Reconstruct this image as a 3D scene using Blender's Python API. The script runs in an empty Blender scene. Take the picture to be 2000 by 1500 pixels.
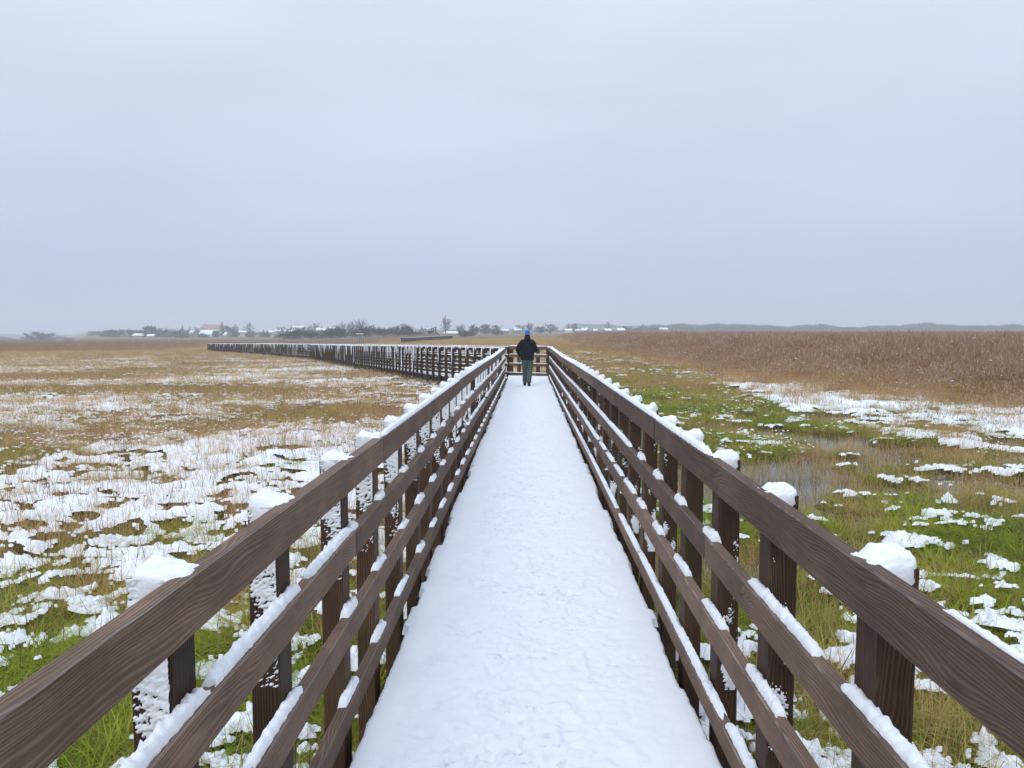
import bpy, math, random
import numpy as np
from mathutils import Vector, Matrix

sc = bpy.context.scene
rad = math.radians

# ------------------------------------------------------------------ camera
EYE = 1.72            # camera height over the deck snow (deck = z 0)
cam_d = bpy.data.cameras.new("camera")
cam_d.sensor_width = 36.0
cam_d.lens = 25.74
cam_d.clip_start = 0.05
cam_d.clip_end = 9000
cam = bpy.data.objects.new("camera", cam_d)
sc.collection.objects.link(cam)
cam.location = (0, 0, EYE)
cam.rotation_euler = (rad(90 - 4.16), 0, rad(1.2))
sc.camera = cam

# ------------------------------------------------------------------ world
SUN_EL, SUN_AZ = rad(36), rad(203)
w = bpy.data.worlds.new("World")
sc.world = w
w.use_nodes = True
nt = w.node_tree
nt.nodes.clear()
out = nt.nodes.new("ShaderNodeOutputWorld")
sky = nt.nodes.new("ShaderNodeTexSky")
sky.sky_type = 'NISHITA'
sky.sun_disc = False
sky.sun_elevation = SUN_EL
sky.sun_rotation = SUN_AZ
bg1 = nt.nodes.new("ShaderNodeBackground")
bg1.inputs[1].default_value = 0.07
nt.links.new(sky.outputs[0], bg1.inputs[0])
tc = nt.nodes.new("ShaderNodeTexCoord")
sep = nt.nodes.new("ShaderNodeSeparateXYZ")
nt.links.new(tc.outputs["Generated"], sep.inputs[0])
cr = nt.nodes.new("ShaderNodeValToRGB")
cr.color_ramp.interpolation = 'EASE'
el = cr.color_ramp.elements
el[0].position = 0.0
el[0].color = (0.515, 0.592, 0.805, 1)
el[1].position = 1.0
el[1].color = (1.30, 1.47, 1.78, 1)
for p, c in ((0.06, (0.535, 0.612, 0.815)), (0.16, (0.600, 0.678, 0.850)), (0.28, (0.675, 0.757, 0.905)),
             (0.42, (0.760, 0.862, 1.01)), (0.62, (1.06, 1.20, 1.47))):
    e = el.new(p)
    e.color = (*c, 1)
# faint soft structure of the overcast
mp = nt.nodes.new("ShaderNodeMapping")
mp.inputs["Scale"].default_value = (1.0, 1.0, 3.2)
nt.links.new(tc.outputs["Generated"], mp.inputs[0])
nz = nt.nodes.new("ShaderNodeTexNoise")
nz.inputs["Scale"].default_value = 1.7
nz.inputs["Detail"].default_value = 4
nz.inputs["Roughness"].default_value = 0.5
nt.links.new(mp.outputs[0], nz.inputs[0])
mr = nt.nodes.new("ShaderNodeMapRange")
mr.inputs[1].default_value = 0.3
mr.inputs[2].default_value = 0.7
mr.inputs[3].default_value = 0.93
mr.inputs[4].default_value = 1.07
nt.links.new(nz.outputs[0], mr.inputs[0])
mul = nt.nodes.new("ShaderNodeVectorMath")
mul.operation = 'SCALE'
nt.links.new(sep.outputs[2], cr.inputs[0])
nt.links.new(cr.outputs[0], mul.inputs[0])
nt.links.new(mr.outputs[0], mul.inputs["Scale"])
bg2 = nt.nodes.new("ShaderNodeBackground")
bg2.inputs[1].default_value = 1.0
nt.links.new(mul.outputs[0], bg2.inputs[0])
mx = nt.nodes.new("ShaderNodeMixShader")
mx.inputs[0].default_value = 0.94
nt.links.new(bg1.outputs[0], mx.inputs[1])
nt.links.new(bg2.outputs[0], mx.inputs[2])
nt.links.new(mx.outputs[0], out.inputs[0])

# ------------------------------------------------------------------ sun (very soft: overcast)
sd = bpy.data.lights.new("sun", 'SUN')
sd.energy = 0.95
sd.angle = rad(26)
sd.color = (1.0, 0.98, 0.96)
so = bpy.data.objects.new("sun", sd)
sc.collection.objects.link(so)
dirv = Vector((math.sin(SUN_AZ) * math.cos(SUN_EL), math.cos(SUN_AZ) * math.cos(SUN_EL), math.sin(SUN_EL)))
so.rotation_euler = dirv.to_track_quat('Z', 'Y').to_euler()
so.location = (0, -20, 40)

vs = sc.view_settings
vs.view_transform = 'Standard'
vs.look = 'None'
vs.exposure = 0.0
vs.gamma = 1.0
vs.use_curve_mapping = False
sc.cycles.max_bounces = 6
sc.cycles.diffuse_bounces = 3
sc.cycles.glossy_bounces = 2
sc.cycles.volume_bounces = 2
sc.cycles.transparent_max_bounces = 4
sc.cycles.caustics_reflective = False
sc.cycles.caustics_refractive = False

# ================================================================== helpers
R = random.Random(7)
NR = np.random.default_rng(11)


def tag(o, label=None, cat=None, group=None, kind=None):
    if label: o["label"] = label
    if cat: o["category"] = cat
    if group: o["group"] = group
    if kind: o["kind"] = kind
    return o


def link(name, data, parent=None, loc=None):
    o = bpy.data.objects.new(name, data)
    if name == "frosted_snow": o["kind"] = "stuff"
    sc.collection.objects.link(o)
    if parent is not None: o.parent = parent
    if loc is not None: o.location = loc
    return o


def mesh(name, verts, faces, mats=(), smooth=False, midx=None, attr=None):
    me = bpy.data.meshes.new(name)
    V = np.asarray(verts, dtype=np.float32).reshape(-1, 3)
    if isinstance(faces, np.ndarray):
        k = faces.shape[1]
        nf = faces.shape[0]
        me.vertices.add(len(V))
        me.vertices.foreach_set("co", V.ravel())
        me.loops.add(nf * k)
        me.loops.foreach_set("vertex_index", faces.astype(np.int32).ravel())
        me.polygons.add(nf)
        me.polygons.foreach_set("loop_start", np.arange(0, nf * k, k, dtype=np.int32))
        me.update(calc_edges=True)
        me.validate()
    else:
        me.from_pydata([tuple(map(float, v)) for v in V], [], [tuple(int(i) for i in f) for f in faces])
        me.update()
    for m in mats: me.materials.append(m)
    n = len(me.polygons)
    if smooth: me.polygons.foreach_set("use_smooth", np.ones(n, dtype=bool))
    if midx is not None and len(midx) == n:
        me.polygons.foreach_set("material_index", np.asarray(midx, dtype=np.int32))
    if attr is not None and len(attr) == len(me.vertices):
        a = me.attributes.new("rnd", 'FLOAT', 'POINT')
        a.data.foreach_set("value", np.asarray(attr, dtype=np.float32))
    return me


class MB:
    """collects simple shapes into one mesh"""
    def __init__(s):
        s.v, s.f, s.m = [], [], []

    def add(s, vs_, fs_, mi=0):
        b = len(s.v)
        s.v += [tuple(v) for v in vs_]
        s.f += [tuple(i + b for i in f) for f in fs_]
        s.m += [mi] * len(fs_)

    def box(s, x0, x1, y0, y1, z0, z1, mi=0):
        s.add([(x0, y0, z0), (x1, y0, z0), (x1, y1, z0), (x0, y1, z0), (x0, y0, z1), (x1, y0, z1), (x1, y1, z1), (x0, y1, z1)],
              [(0, 3, 2, 1), (4, 5, 6, 7), (0, 1, 5, 4), (1, 2, 6, 5), (2, 3, 7, 6), (3, 0, 4, 7)], mi)

    def bar(s, a, b, r0, r1, n=4, mi=0):
        a, b = Vector(a), Vector(b)
        d = (b - a)
        if d.length < 1e-6: return
        q = d.to_track_quat('Z', 'Y')
        vs_ = []
        for p, r in ((a, r0), (b, r1)):
            for i in range(n):
                t = 2 * math.pi * i / n
                vs_.append(p + q @ Vector((math.cos(t) * r, math.sin(t) * r, 0)))
        fs_ = [(i, (i + 1) % n, n + (i + 1) % n, n + i) for i in range(n)]
        fs_ += [tuple(range(n))[::-1], tuple(range(n, 2 * n))]
        s.add(vs_, fs_, mi)

    def build(s, name, mats, smooth=False):
        return mesh(name, s.v, s.f, mats, smooth, s.m)


def bevel_box(lx, ly, lz, c, nx=1, z0=None, jit=0.0, seed=0):
    """box with chamfered long edges along x, end caps; length divided nx times"""
    rr = random.Random(seed)
    hy, hz = ly / 2, lz / 2
    prof = [(-hy, -hz + c), (-hy, hz - c), (-hy + c, hz), (hy - c, hz), (hy, hz - c), (hy, -hz + c), (hy - c, -hz), (-hy + c, -hz)]
    vs_, fs_ = [], []
    for i in range(nx + 1):
        x = -lx / 2 + lx * i / nx
        oz = rr.uniform(-jit, jit)
        oy = rr.uniform(-jit, jit)
        for (y, z) in prof: vs_.append((x, y + oy, z + oz))
    for i in range(nx):
        for k in range(8):
            a, b = i * 8 + k, i * 8 + (k + 1) % 8
            fs_.append((a, b, b + 8, a + 8))
    fs_.append(tuple(range(8))[::-1])
    fs_.append(tuple(range(nx * 8, nx * 8 + 8)))
    return vs_, fs_


# ------------------------------------------------------------------ noise
def _hash(ix, iy, seed):
    h = (ix.astype(np.int64) * 374761393 + iy.astype(np.int64) * 668265263 + seed * 1442695041) & 0xFFFFFFFF
    h = ((h ^ (h >> 13)) * 1274126177) & 0xFFFFFFFF
    h = (h ^ (h >> 16)) & 0xFFFFFFFF
    return h


def gn(x, y, seed=0):
    """2-D gradient noise, about -0.7 .. 0.7"""
    x = np.asarray(x, dtype=np.float64)
    y = np.asarray(y, dtype=np.float64)
    ix, iy = np.floor(x), np.floor(y)
    fx, fy = x - ix, y - iy
    ux, uy = fx * fx * fx * (fx * (fx * 6 - 15) + 10), fy * fy * fy * (fy * (fy * 6 - 15) + 10)

    def g(dx, dy):
        a = _hash(ix + dx, iy + dy, seed).astype(np.float64) * (2 * math.pi / 4294967296.0)
        return np.cos(a) * (fx - dx) + np.sin(a) * (fy - dy)
    a = g(0, 0) * (1 - ux) + g(1, 0) * ux
    b = g(0, 1) * (1 - ux) + g(1, 1) * ux
    return a * (1 - uy) + b * uy


def fbm(x, y, oct_=4, seed=0, rough=0.5):
    s, a, t = 0, 1.0, 0
    for i in range(oct_):
        s = s + a * gn(x * 2 ** i + 17.3 * i, y * 2 ** i - 9.1 * i, seed + i)
        t += a
        a *= rough
    return s / t


def sstep(a, b, x):
    t = np.clip((np.asarray(x, dtype=np.float64) - a) / (b - a), 0, 1)
    return t * t * (3 - 2 * t)


# ------------------------------------------------------------------ terrain
GB = -0.55       # marsh surface under the walkway


def drop(x, y):
    Y = np.maximum(y, 1.0)
    d = x / Y
    g = np.interp(d, [-1.2, -0.72, -0.44, -0.37, -0.30, -0.237, -0.147, 0.0], [.016, .016, .015, .0142, .0133, .0105, .004, .0006])
    rp = np.clip(np.minimum(Y, 220) - 20, 0, 200)
    ex = 11 * sstep(0.60, 0.66, -d) * sstep(300, 800, Y)
    return g * rp + ex


def ground(x, y):
    x = np.asarray(x, dtype=np.float64)
    y = np.asarray(y, dtype=np.float64)
    r = np.hypot(x, y)
    n = 0.17 * fbm(x * 0.32, y * 0.32, 3, 3) + 0.11 * fbm(x * 1.5, y * 1.5, 2, 5) * np.clip(1.3 - r / 60, 0, 1)
    # the wet hollow to the right of the walkway
    wet = sstep(1.2, 2.6, x) * (1 - sstep(8.5, 11.5, x)) * sstep(6.5, 9.5, y) * (1 - sstep(15.5, 17.5, y))
    wet2 = np.exp(-(((x + 1.75) / 0.6) ** 2 + ((y - 3.2) / 1.3) ** 2)) * 0.8
    wet3 = np.exp(-(((x - 3.2) / 0.9) ** 2 + ((y - 4.9) / 1.5) ** 2)) * 0.5
    wet4 = np.exp(-(((x - 6.5) / 1.6) ** 2 + ((y - 19.2) / 0.7) ** 2)) * 0.7
    return GB + n - 0.13 * np.clip((wet + wet2 + wet3 + wet4) * (0.30 + 2.6 * fbm(x * .55 + 3, y * .8, 2, 97)), 0, 1) - drop(x, y)


WATER_Z = GB - 0.03


def is_pool(x, y, g, eps):
    return (g < WATER_Z + eps) & (x > 0.9) & (x < 15) & (y < 21) & (y > -2)


def gz(x, y):
    return float(ground(np.array([x]), np.array([y]))[0])


def reed_edge(y):
    return np.interp(y, [0, 12, 21, 26, 33, 60, 110, 260], [40, 22, 15.0, 13.2, 11.3, 9.7, 9, 13])


def snow_want(x, y):
    """share of the ground under snow, 0..1"""
    left = np.interp(y, [0, 3, 7, 10, 14, 22, 30, 45, 80, 105, 125], [.37, .36, .34, .31, .29, .29, .30, .30, .22, .06, 0])
    big = fbm(x * 0.10 + 4, y * 0.16, 3, 21) * 1.25 * sstep(3.5, 11, y)
    left = left + big * 0.9
    e = reed_edge(y) + 1.2 * gn(y * 0.35, x * 0 + 3.3, 31)
    right = np.interp(y, [0, 5, 8, 16, 20, 28, 60, 80, 110], [.44, .42, .30, .20, .28, .24, .20, .10, 0.0]) + big * 0.35
    inner = np.interp(y, [12, 16, 21, 33, 60], [8.4, 7.6, 7.4, 8.2, 8.0])
    band = sstep(inner - 0.7, inner + 0.8, x + 1.0 * gn(x * .5, y * .5, 8)) * sstep(12.3, 14.0, y + 0.25 * (x - 8)) * (1 - sstep(50, 75, y))
    right = np.maximum(right, band * (0.66 - 0.42 * sstep(22, 38, y) + .9 * gn(x * .28, y * .28, 83)))
    right = right * (1 - sstep(-0.5, 3.0, x - e))
    s = np.where(x < 0, left, right)
    pool = is_pool(x, y, ground(x, y), 0.012)
    return np.where(pool, 0.0, s)


def snow_field(x, y):
    """>0 where snow lies"""
    wx = x + 0.10 * gn(x * 3.1, y * 3.1, 61)
    wy = y + 0.10 * gn(x * 3.1 + 9, y * 3.1, 62)
    n = 0.55 * gn(wx * 0.95, wy * 1.35, 41) + 0.72 * gn(wx * 2.4, wy * 3.0, 42) + 0.50 * gn(wx * 6, wy * 7.5, 43) + 0.30 * gn(wx * 15, wy * 13, 44) + 0.20 * gn(x * 36, y * 30, 45)
    n = n / 0.36 * 0.5          # roughly unit normal / 2
    want = np.clip(snow_want(x, y), 0.0, 0.97)
    # inverse normal (logit approximation)
    t = np.log(np.clip(want, 0.002, 0.998) / (1 - np.clip(want, 0.002, 0.998))) / 1.702
    return n * 0.9 + t * 0.62


# ================================================================== materials
def mat(name):
    m = bpy.data.materials.new(name)
    m.use_nodes = True
    n = m.node_tree
    for q in list(n.nodes): n.nodes.remove(q)
    o = n.nodes.new("ShaderNodeOutputMaterial")
    b = n.nodes.new("ShaderNodeBsdfPrincipled")
    n.links.new(b.outputs[0], o.inputs[0])
    b.inputs["Specular IOR Level"].default_value = 0.2
    b.inputs["Roughness"].default_value = 0.85
    return m, n, b


def N(n, t, **k):
    q = n.nodes.new("ShaderNode" + t)
    for a, v in k.items():
        if a.startswith("i_"):
            key = a[2:]
            q.inputs[int(key) if key.isdigit() else key].default_value = v
        else:
            setattr(q, a, v)
    return q


def ramp(n, stops, interp='LINEAR'):
    q = n.nodes.new("ShaderNodeValToRGB")
    q.color_ramp.interpolation = interp
    e = q.color_ramp.elements
    e[0].position, e[0].color = stops[0][0], (*stops[0][1], 1)
    e[1].position, e[1].color = stops[-1][0], (*stops[-1][1], 1)
    for p, c in stops[1:-1]:
        x = e.new(p)
        x.color = (*c, 1)
    return q


def plain(name, col, rough=0.85, var=0.15, scale=8.0, spec=0.2):
    m, n, b = mat(name)
    t = N(n, "TexCoord")
    z = N(n, "TexNoise", i_Scale=scale, i_Detail=4.0)
    n.links.new(t.outputs["Object"], z.inputs[0])
    r = ramp(n, [(0.25, tuple(c * (1 - var) for c in col)), (0.75, tuple(min(1, c * (1 + var)) for c in col))])
    n.links.new(z.outputs[0], r.inputs[0])
    n.links.new(r.outputs[0], b.inputs["Base Color"])
    b.inputs["Roughness"].default_value = rough
    b.inputs["Specular IOR Level"].default_value = spec
    return m


def snow_material(trod=False):
    m, n, b = mat("trodden snow" if trod else "snow")
    g = N(n, "NewGeometry")
    z = N(n, "TexNoise", i_Scale=9.0, i_Detail=3.0)
    n.links.new(g.outputs["Position"], z.inputs[0])
    r = ramp(n, [(0.3, (0.835, 0.855, 0.875)), (0.7, (0.875, 0.885, 0.90))])
    n.links.new(z.outputs[0], r.inputs[0])
    n.links.new(r.outputs[0], b.inputs["Base Color"])
    if trod:      # scuffed, slightly wet and dirty spots where people walk; footprint shading painted in too
        mp_ = N(n, "Mapping")
        mp_.inputs["Scale"].default_value = (1.0, 1.5, 1.0)
        n.links.new(g.outputs["Position"], mp_.inputs[0])
        a1 = N(n, "TexNoise", i_Scale=2.2, i_Detail=2.0)
        a2 = N(n, "TexNoise", i_Scale=17.0, i_Detail=5.0, i_Roughness=.65)
        n.links.new(mp_.outputs[0], a1.inputs[0])
        n.links.new(mp_.outputs[0], a2.inputs[0])
        sx_ = N(n, "SeparateXYZ")
        n.links.new(g.outputs["Position"], sx_.inputs[0])
        ab = N(n, "Math", operation='ABSOLUTE')
        n.links.new(sx_.outputs[0], ab.inputs[0])
        mid_ = N(n, "MapRange", i_1=.25, i_2=.62, i_3=1.0, i_4=0.0)
        n.links.new(ab.outputs[0], mid_.inputs[0])
        m1 = N(n, "MapRange", i_1=.42, i_2=.62)
        n.links.new(a1.outputs[0], m1.inputs[0])
        m2 = N(n, "MapRange", i_1=.54, i_2=.72)
        n.links.new(a2.outputs[0], m2.inputs[0])
        p1 = N(n, "Math", operation='MULTIPLY')
        n.links.new(m1.outputs[0], p1.inputs[0])
        n.links.new(m2.outputs[0], p1.inputs[1])
        p2 = N(n, "Math", operation='MULTIPLY')
        n.links.new(p1.outputs[0], p2.inputs[0])
        n.links.new(mid_.outputs[0], p2.inputs[1])
        mm = N(n, "Mix", data_type='RGBA')
        mm.inputs[7].default_value = (.52, .535, .56, 1)
        n.links.new(p2.outputs[0], mm.inputs[0])
        n.links.new(r.outputs[0], mm.inputs[6])
        n.links.new(mm.outputs[2], b.inputs["Base Color"])
    z2 = N(n, "TexNoise", i_Scale=140.0, i_Detail=2.0)
    n.links.new(g.outputs["Position"], z2.inputs[0])
    bp = N(n, "Bump", i_Strength=0.25, i_Distance=0.006)
    n.links.new(z2.outputs[0], bp.inputs["Height"])
    n.links.new(bp.outputs[0], b.inputs["Normal"])
    b.inputs["Roughness"].default_value = 0.7
    b.inputs["Specular IOR Level"].default_value = 0.15
    return m


def wood_material(name, axis, base, light, green=(0.05, 0.055, 0.02), gfac=0.5):
    """weathered board: flame grain, fine fibre, knots, a touch of algae. axis = grain direction (0 x, 2 z)"""
    m, n, b = mat(name)
    t = N(n, "TexCoord")
    oi = N(n, "ObjectInfo")
    off = N(n, "VectorMath", operation='MULTIPLY')
    off.inputs[1].default_value = (37.0, 11.0, 23.0)
    cmb = N(n, "CombineXYZ")
    for i in range(3): n.links.new(oi.outputs["Random"], cmb.inputs[i])
    n.links.new(cmb.outputs[0], off.inputs[0])
    add = N(n, "VectorMath", operation='ADD')
    n.links.new(t.outputs["Object"], add.inputs[0])
    n.links.new(off.outputs[0], add.inputs[1])

    def scaled(v):
        q = N(n, "VectorMath", operation='MULTIPLY')
        q.inputs[1].default_value = v
        n.links.new(add.outputs[0], q.inputs[0])
        return q
    lo = (1.6, 7.5, 7.5) if axis == 0 else (7.5, 7.5, 1.6)
    fi = (7, 240, 240) if axis == 0 else (240, 240, 7)
    kn = (2.4, 7, 7) if axis == 0 else (7, 7, 2.4)
    z = N(n, "TexNoise", i_Scale=1.0, i_Detail=1.5, i_Roughness=0.45)
    n.links.new(scaled(lo).outputs[0], z.inputs[0])
    vo = N(n, "TexVoronoi", i_Scale=1.0)
    n.links.new(scaled(kn).outputs[0], vo.inputs[0])
    kd = N(n, "MapRange", i_1=0.0, i_2=0.42, i_3=1.0, i_4=0.0)
    kd.interpolation_type = 'SMOOTHSTEP'
    n.links.new(vo.outputs["Distance"], kd.inputs[0])
    sp = N(n, "SeparateXYZ")
    n.links.new(add.outputs[0], sp.inputs[0])
    s1 = N(n, "Math", operation='ADD')
    n.links.new(sp.outputs[1], s1.inputs[0])
    n.links.new(sp.outputs[2 if axis == 0 else 0], s1.inputs[1])
    s2 = N(n, "Math", operation='MULTIPLY', i_1=700.0)
    n.links.new(s1.outputs[0], s2.inputs[0])
    s3 = N(n, "Math", operation='MULTIPLY_ADD', i_1=78.0)
    n.links.new(z.outputs[0], s3.inputs[0])
    n.links.new(s2.outputs[0], s3.inputs[2])
    s4 = N(n, "Math", operation='MULTIPLY_ADD', i_1=15.0)
    n.links.new(kd.outputs[0], s4.inputs[0])
    n.links.new(s3.outputs[0], s4.inputs[2])
    sn = N(n, "Math", operation='SINE')
    n.links.new(s4.outputs[0], sn.inputs[0])
    lines = N(n, "MapRange", i_1=-1.0, i_2=1.0, i_3=0.0, i_4=1.0)
    n.links.new(sn.outputs[0], lines.inputs[0])
    pw = N(n, "Math", operation='POWER', i_1=1.8)
    n.links.new(lines.outputs[0], pw.inputs[0])
    fz = N(n, "TexNoise", i_Scale=1.0, i_Detail=3.0, i_Roughness=0.6)
    n.links.new(scaled(fi).outputs[0], fz.inputs[0])
    big = N(n, "TexNoise", i_Scale=3.2, i_Detail=4.0)
    n.links.new(add.outputs[0], big.inputs[0])
    # colour factor
    f1 = N(n, "Math", operation='MULTIPLY', i_1=0.25)
    n.links.new(pw.outputs[0], f1.inputs[0])
    f2 = N(n, "Math", operation='MULTIPLY_ADD', i_1=0.68)
    n.links.new(fz.outputs[0], f2.inputs[0])
    n.links.new(f1.outputs[0], f2.inputs[2])
    f3 = N(n, "Math", operation='MULTIPLY_ADD', i_1=0.55)
    n.links.new(big.outputs[0], f3.inputs[0])
    n.links.new(f2.outputs[0], f3.inputs[2])
    r = ramp(n, [(0.36, tuple(c * 0.50 for c in base)), (0.66, base), (1.0, light)])
    n.links.new(f3.outputs[0], r.inputs[0])
    # knots
    kc = N(n, "MapRange", i_1=0.0, i_2=0.11, i_3=0.75, i_4=0.0)
    n.links.new(vo.outputs["Distance"], kc.inputs[0])
    mk = N(n, "Mix", data_type='RGBA')
    mk.inputs[7].default_value = (base[0] * .28, base[1] * .25, base[2] * .25, 1)
    n.links.new(kc.outputs[0], mk.inputs[0])
    n.links.new(r.outputs[0], mk.inputs[6])
    # algae
    al = N(n, "TexNoise", i_Scale=2.3, i_Detail=5.0, i_Roughness=0.6)
    add2 = N(n, "VectorMath", operation='ADD')
    add2.inputs[1].default_value = (5, 3, 9)
    n.links.new(add.outputs[0], add2.inputs[0])
    n.links.new(add2.outputs[0], al.inputs[0])
    am = N(n, "MapRange", i_1=0.52, i_2=0.72, i_3=0.0, i_4=gfac)
    n.links.new(al.outputs[0], am.inputs[0])
    mg = N(n, "Mix", data_type='RGBA')
    mg.inputs[7].default_value = (*green, 1)
    n.links.new(am.outputs[0], mg.inputs[0])
    n.links.new(mk.outputs[2], mg.inputs[6])
    # each board a little different
    hv = N(n, "HueSaturation")
    vv = N(n, "MapRange", i_1=0.0, i_2=1.0, i_3=0.68, i_4=1.28)
    n.links.new(oi.outputs["Random"], vv.inputs[0])
    n.links.new(vv.outputs[0], hv.inputs["Value"])
    n.links.new(mg.outputs[2], hv.inputs["Color"])
    n.links.new(hv.outputs[0], b.inputs["Base Color"])
    bp = N(n, "Bump", i_Strength=0.35, i_Distance=0.004)
    n.links.new(f2.outputs[0], bp.inputs["Height"])
    n.links.new(bp.outputs[0], b.inputs["Normal"])
    b.inputs["Roughness"].default_value = 0.72
    b.inputs["Specular IOR Level"].default_value = 0.3
    return m


def plant_material(name, stops, trans=0.0, tipcol=None):
    m, n, b = mat(name)
    oi = N(n, "ObjectInfo")
    at = N(n, "Attribute", attribute_name="rnd")
    g = N(n, "NewGeometry")
    big = N(n, "TexNoise", i_Scale=0.45, i_Detail=3.0)
    n.links.new(g.outputs["Position"], big.inputs[0])
    bm = N(n, "MapRange", i_1=0.3, i_2=0.7, i_3=0.0, i_4=0.45)
    n.links.new(big.outputs[0], bm.inputs[0])
    a = N(n, "Math", operation='MULTIPLY_ADD', i_1=0.22)
    n.links.new(oi.outputs["Random"], a.inputs[0])
    n.links.new(bm.outputs[0], a.inputs[2])
    c = N(n, "Math", operation='MULTIPLY_ADD', i_1=0.36)
    n.links.new(at.outputs["Fac"], c.inputs[0])
    n.links.new(a.outputs[0], c.inputs[2])
    r = ramp(n, stops)
    n.links.new(c.outputs[0], r.inputs[0])
    n.links.new(r.outputs[0], b.inputs["Base Color"])
    b.inputs["Roughness"].default_value = 0.7
    b.inputs["Specular IOR Level"].default_value = 0.12
    if trans > 0:
        tr = N(n, "BsdfTranslucent")
        n.links.new(r.outputs[0], tr.inputs[0])
        ms = N(n, "MixShader", i_0=trans)
        n.links.new(b.outputs[0], ms.inputs[1])
        n.links.new(tr.outputs[0], ms.inputs[2])
        o = [q for q in n.nodes if q.type == 'OUTPUT_MATERIAL'][0]
        n.links.new(ms.outputs[0], o.inputs[0])
    return m


M_SNOW = snow_material()
M_TROD = snow_material(True)
M_RAIL = wood_material("rail wood", 0, (0.122, 0.071, 0.047), (0.250, 0.160, 0.110), gfac=0.35)
M_ARRIS = wood_material("worn edge with painted highlight", 0, (0.16, 0.115, 0.095), (0.30, 0.23, 0.19), gfac=0.1)  # worn top chamfers, their edge highlight put into the lighter colour
M_POST = wood_material("post wood", 2, (0.048, 0.023, 0.014), (0.125, 0.072, 0.038), green=(0.055, 0.055, 0.018), gfac=0.55)
M_DARKWOOD = wood_material("side path wood", 0, (0.042, 0.024, 0.022), (0.085, 0.055, 0.048), gfac=0.2)
M_DECKWOOD = wood_material("deck wood", 0, (0.03, 0.022, 0.018), (0.07, 0.05, 0.04), gfac=0.4)
M_GREEN = plant_material("green grass", [(0.02, (0.11, 0.19, 0.015)), (0.30, (0.23, 0.305, 0.030)), (0.58, (0.37, 0.40, 0.05)), (0.78, (0.47, 0.38, 0.07)), (1.0, (0.36, 0.20, 0.08))], 0.35)
M_TAN = plant_material("dry sedge", [(0.05, (0.32, 0.29, 0.075)), (0.3, (0.50, 0.37, 0.125)), (0.55, (0.62, 0.42, 0.185)), (0.8, (0.54, 0.31, 0.16)), (1.0, (0.66, 0.52, 0.32))], 0.35)
M_STUB = plant_material("reddish stubble", [(0.1, (0.15, 0.080, 0.065)), (0.5, (0.28, 0.150, 0.115)), (0.8, (0.30, 0.19, 0.15)), (1.0, (0.40, 0.26, 0.15))], 0.1)
M_REED = plant_material("reed stems", [(0.02, (0.36, 0.30, 0.075)), (0.25, (0.54, 0.37, 0.130)), (0.50, (0.57, 0.36, 0.165)), (0.75, (0.48, 0.29, 0.165)), (1.0, (0.54, 0.42, 0.16))], 0.3)
M_PLUME = plant_material("reed plumes", [(0.05, (0.30, 0.19, 0.125)), (0.5, (0.42, 0.28, 0.185)), (1.0, (0.58, 0.45, 0.34))], 0.2)


# ================================================================== ground, water
def ground_material():
    m, n, b = mat("marsh soil")
    g = N(n, "NewGeometry")
    z = N(n, "TexNoise", i_Scale=1.3, i_Detail=8.0, i_Roughness=0.65)
    n.links.new(g.outputs["Position"], z.inputs[0])
    near = ramp(n, [(0.3, (0.030, 0.022, 0.012)), (0.5, (0.065, 0.060, 0.020)), (0.7, (0.10, 0.075, 0.032))])
    n.links.new(z.outputs[0], near.inputs[0])
    z2 = N(n, "TexNoise", i_Scale=0.02, i_Detail=6.0, i_Roughness=0.6)
    mp_ = N(n, "Mapping")
    mp_.inputs["Scale"].default_value = (0.5, 1.5, 1)
    n.links.new(g.outputs["Position"], mp_.inputs[0])
    n.links.new(mp_.outputs[0], z2.inputs[0])
    far = ramp(n, [(0.35, (0.16, 0.11, 0.06)), (0.55, (0.24, 0.16, 0.085)), (0.62, (0.13, 0.13, 0.07)), (0.68, (0.5, 0.5, 0.5))])
    n.links.new(z2.outputs[0], far.inputs[0])
    ln = N(n, "VectorMath", operation='LENGTH')
    n.links.new(g.outputs["Position"], ln.inputs[0])
    f = N(n, "MapRange", i_1=60.0, i_2=160.0)
    n.links.new(ln.outputs["Value"], f.inputs[0])
    mxx = N(n, "Mix", data_type='RGBA')
    n.links.new(f.outputs[0], mxx.inputs[0])
    n.links.new(near.outputs[0], mxx.inputs[6])
    n.links.new(far.outputs[0], mxx.inputs[7])
    n.links.new(mxx.outputs[2], b.inputs["Base Color"])
    bp = N(n, "Bump", i_Strength=0.6, i_Distance=0.05)
    n.links.new(z.outputs[0], bp.inputs["Height"])
    n.links.new(bp.outputs[0], b.inputs["Normal"])
    b.inputs["Roughness"].default_value = 0.95
    return m


ax = np.sinh(np.linspace(-8.05, 8.05, 561)) * 1.9
X, Y = np.meshgrid(ax, ax, indexing='ij')
Z = ground(X, Y)
V = np.stack([X, Y, Z], -1).reshape(-1, 3)
k = len(ax)
idx = np.arange(k * k).reshape(k, k)
F = np.stack([idx[:-1, :-1], idx[1:, :-1], idx[1:, 1:], idx[:-1, 1:]], -1).reshape(-1, 4)
o = link("ground", mesh("ground", V, F, [ground_material()], True))
tag(o, "flat marsh ground spreading to the horizon", kind="structure")

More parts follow.
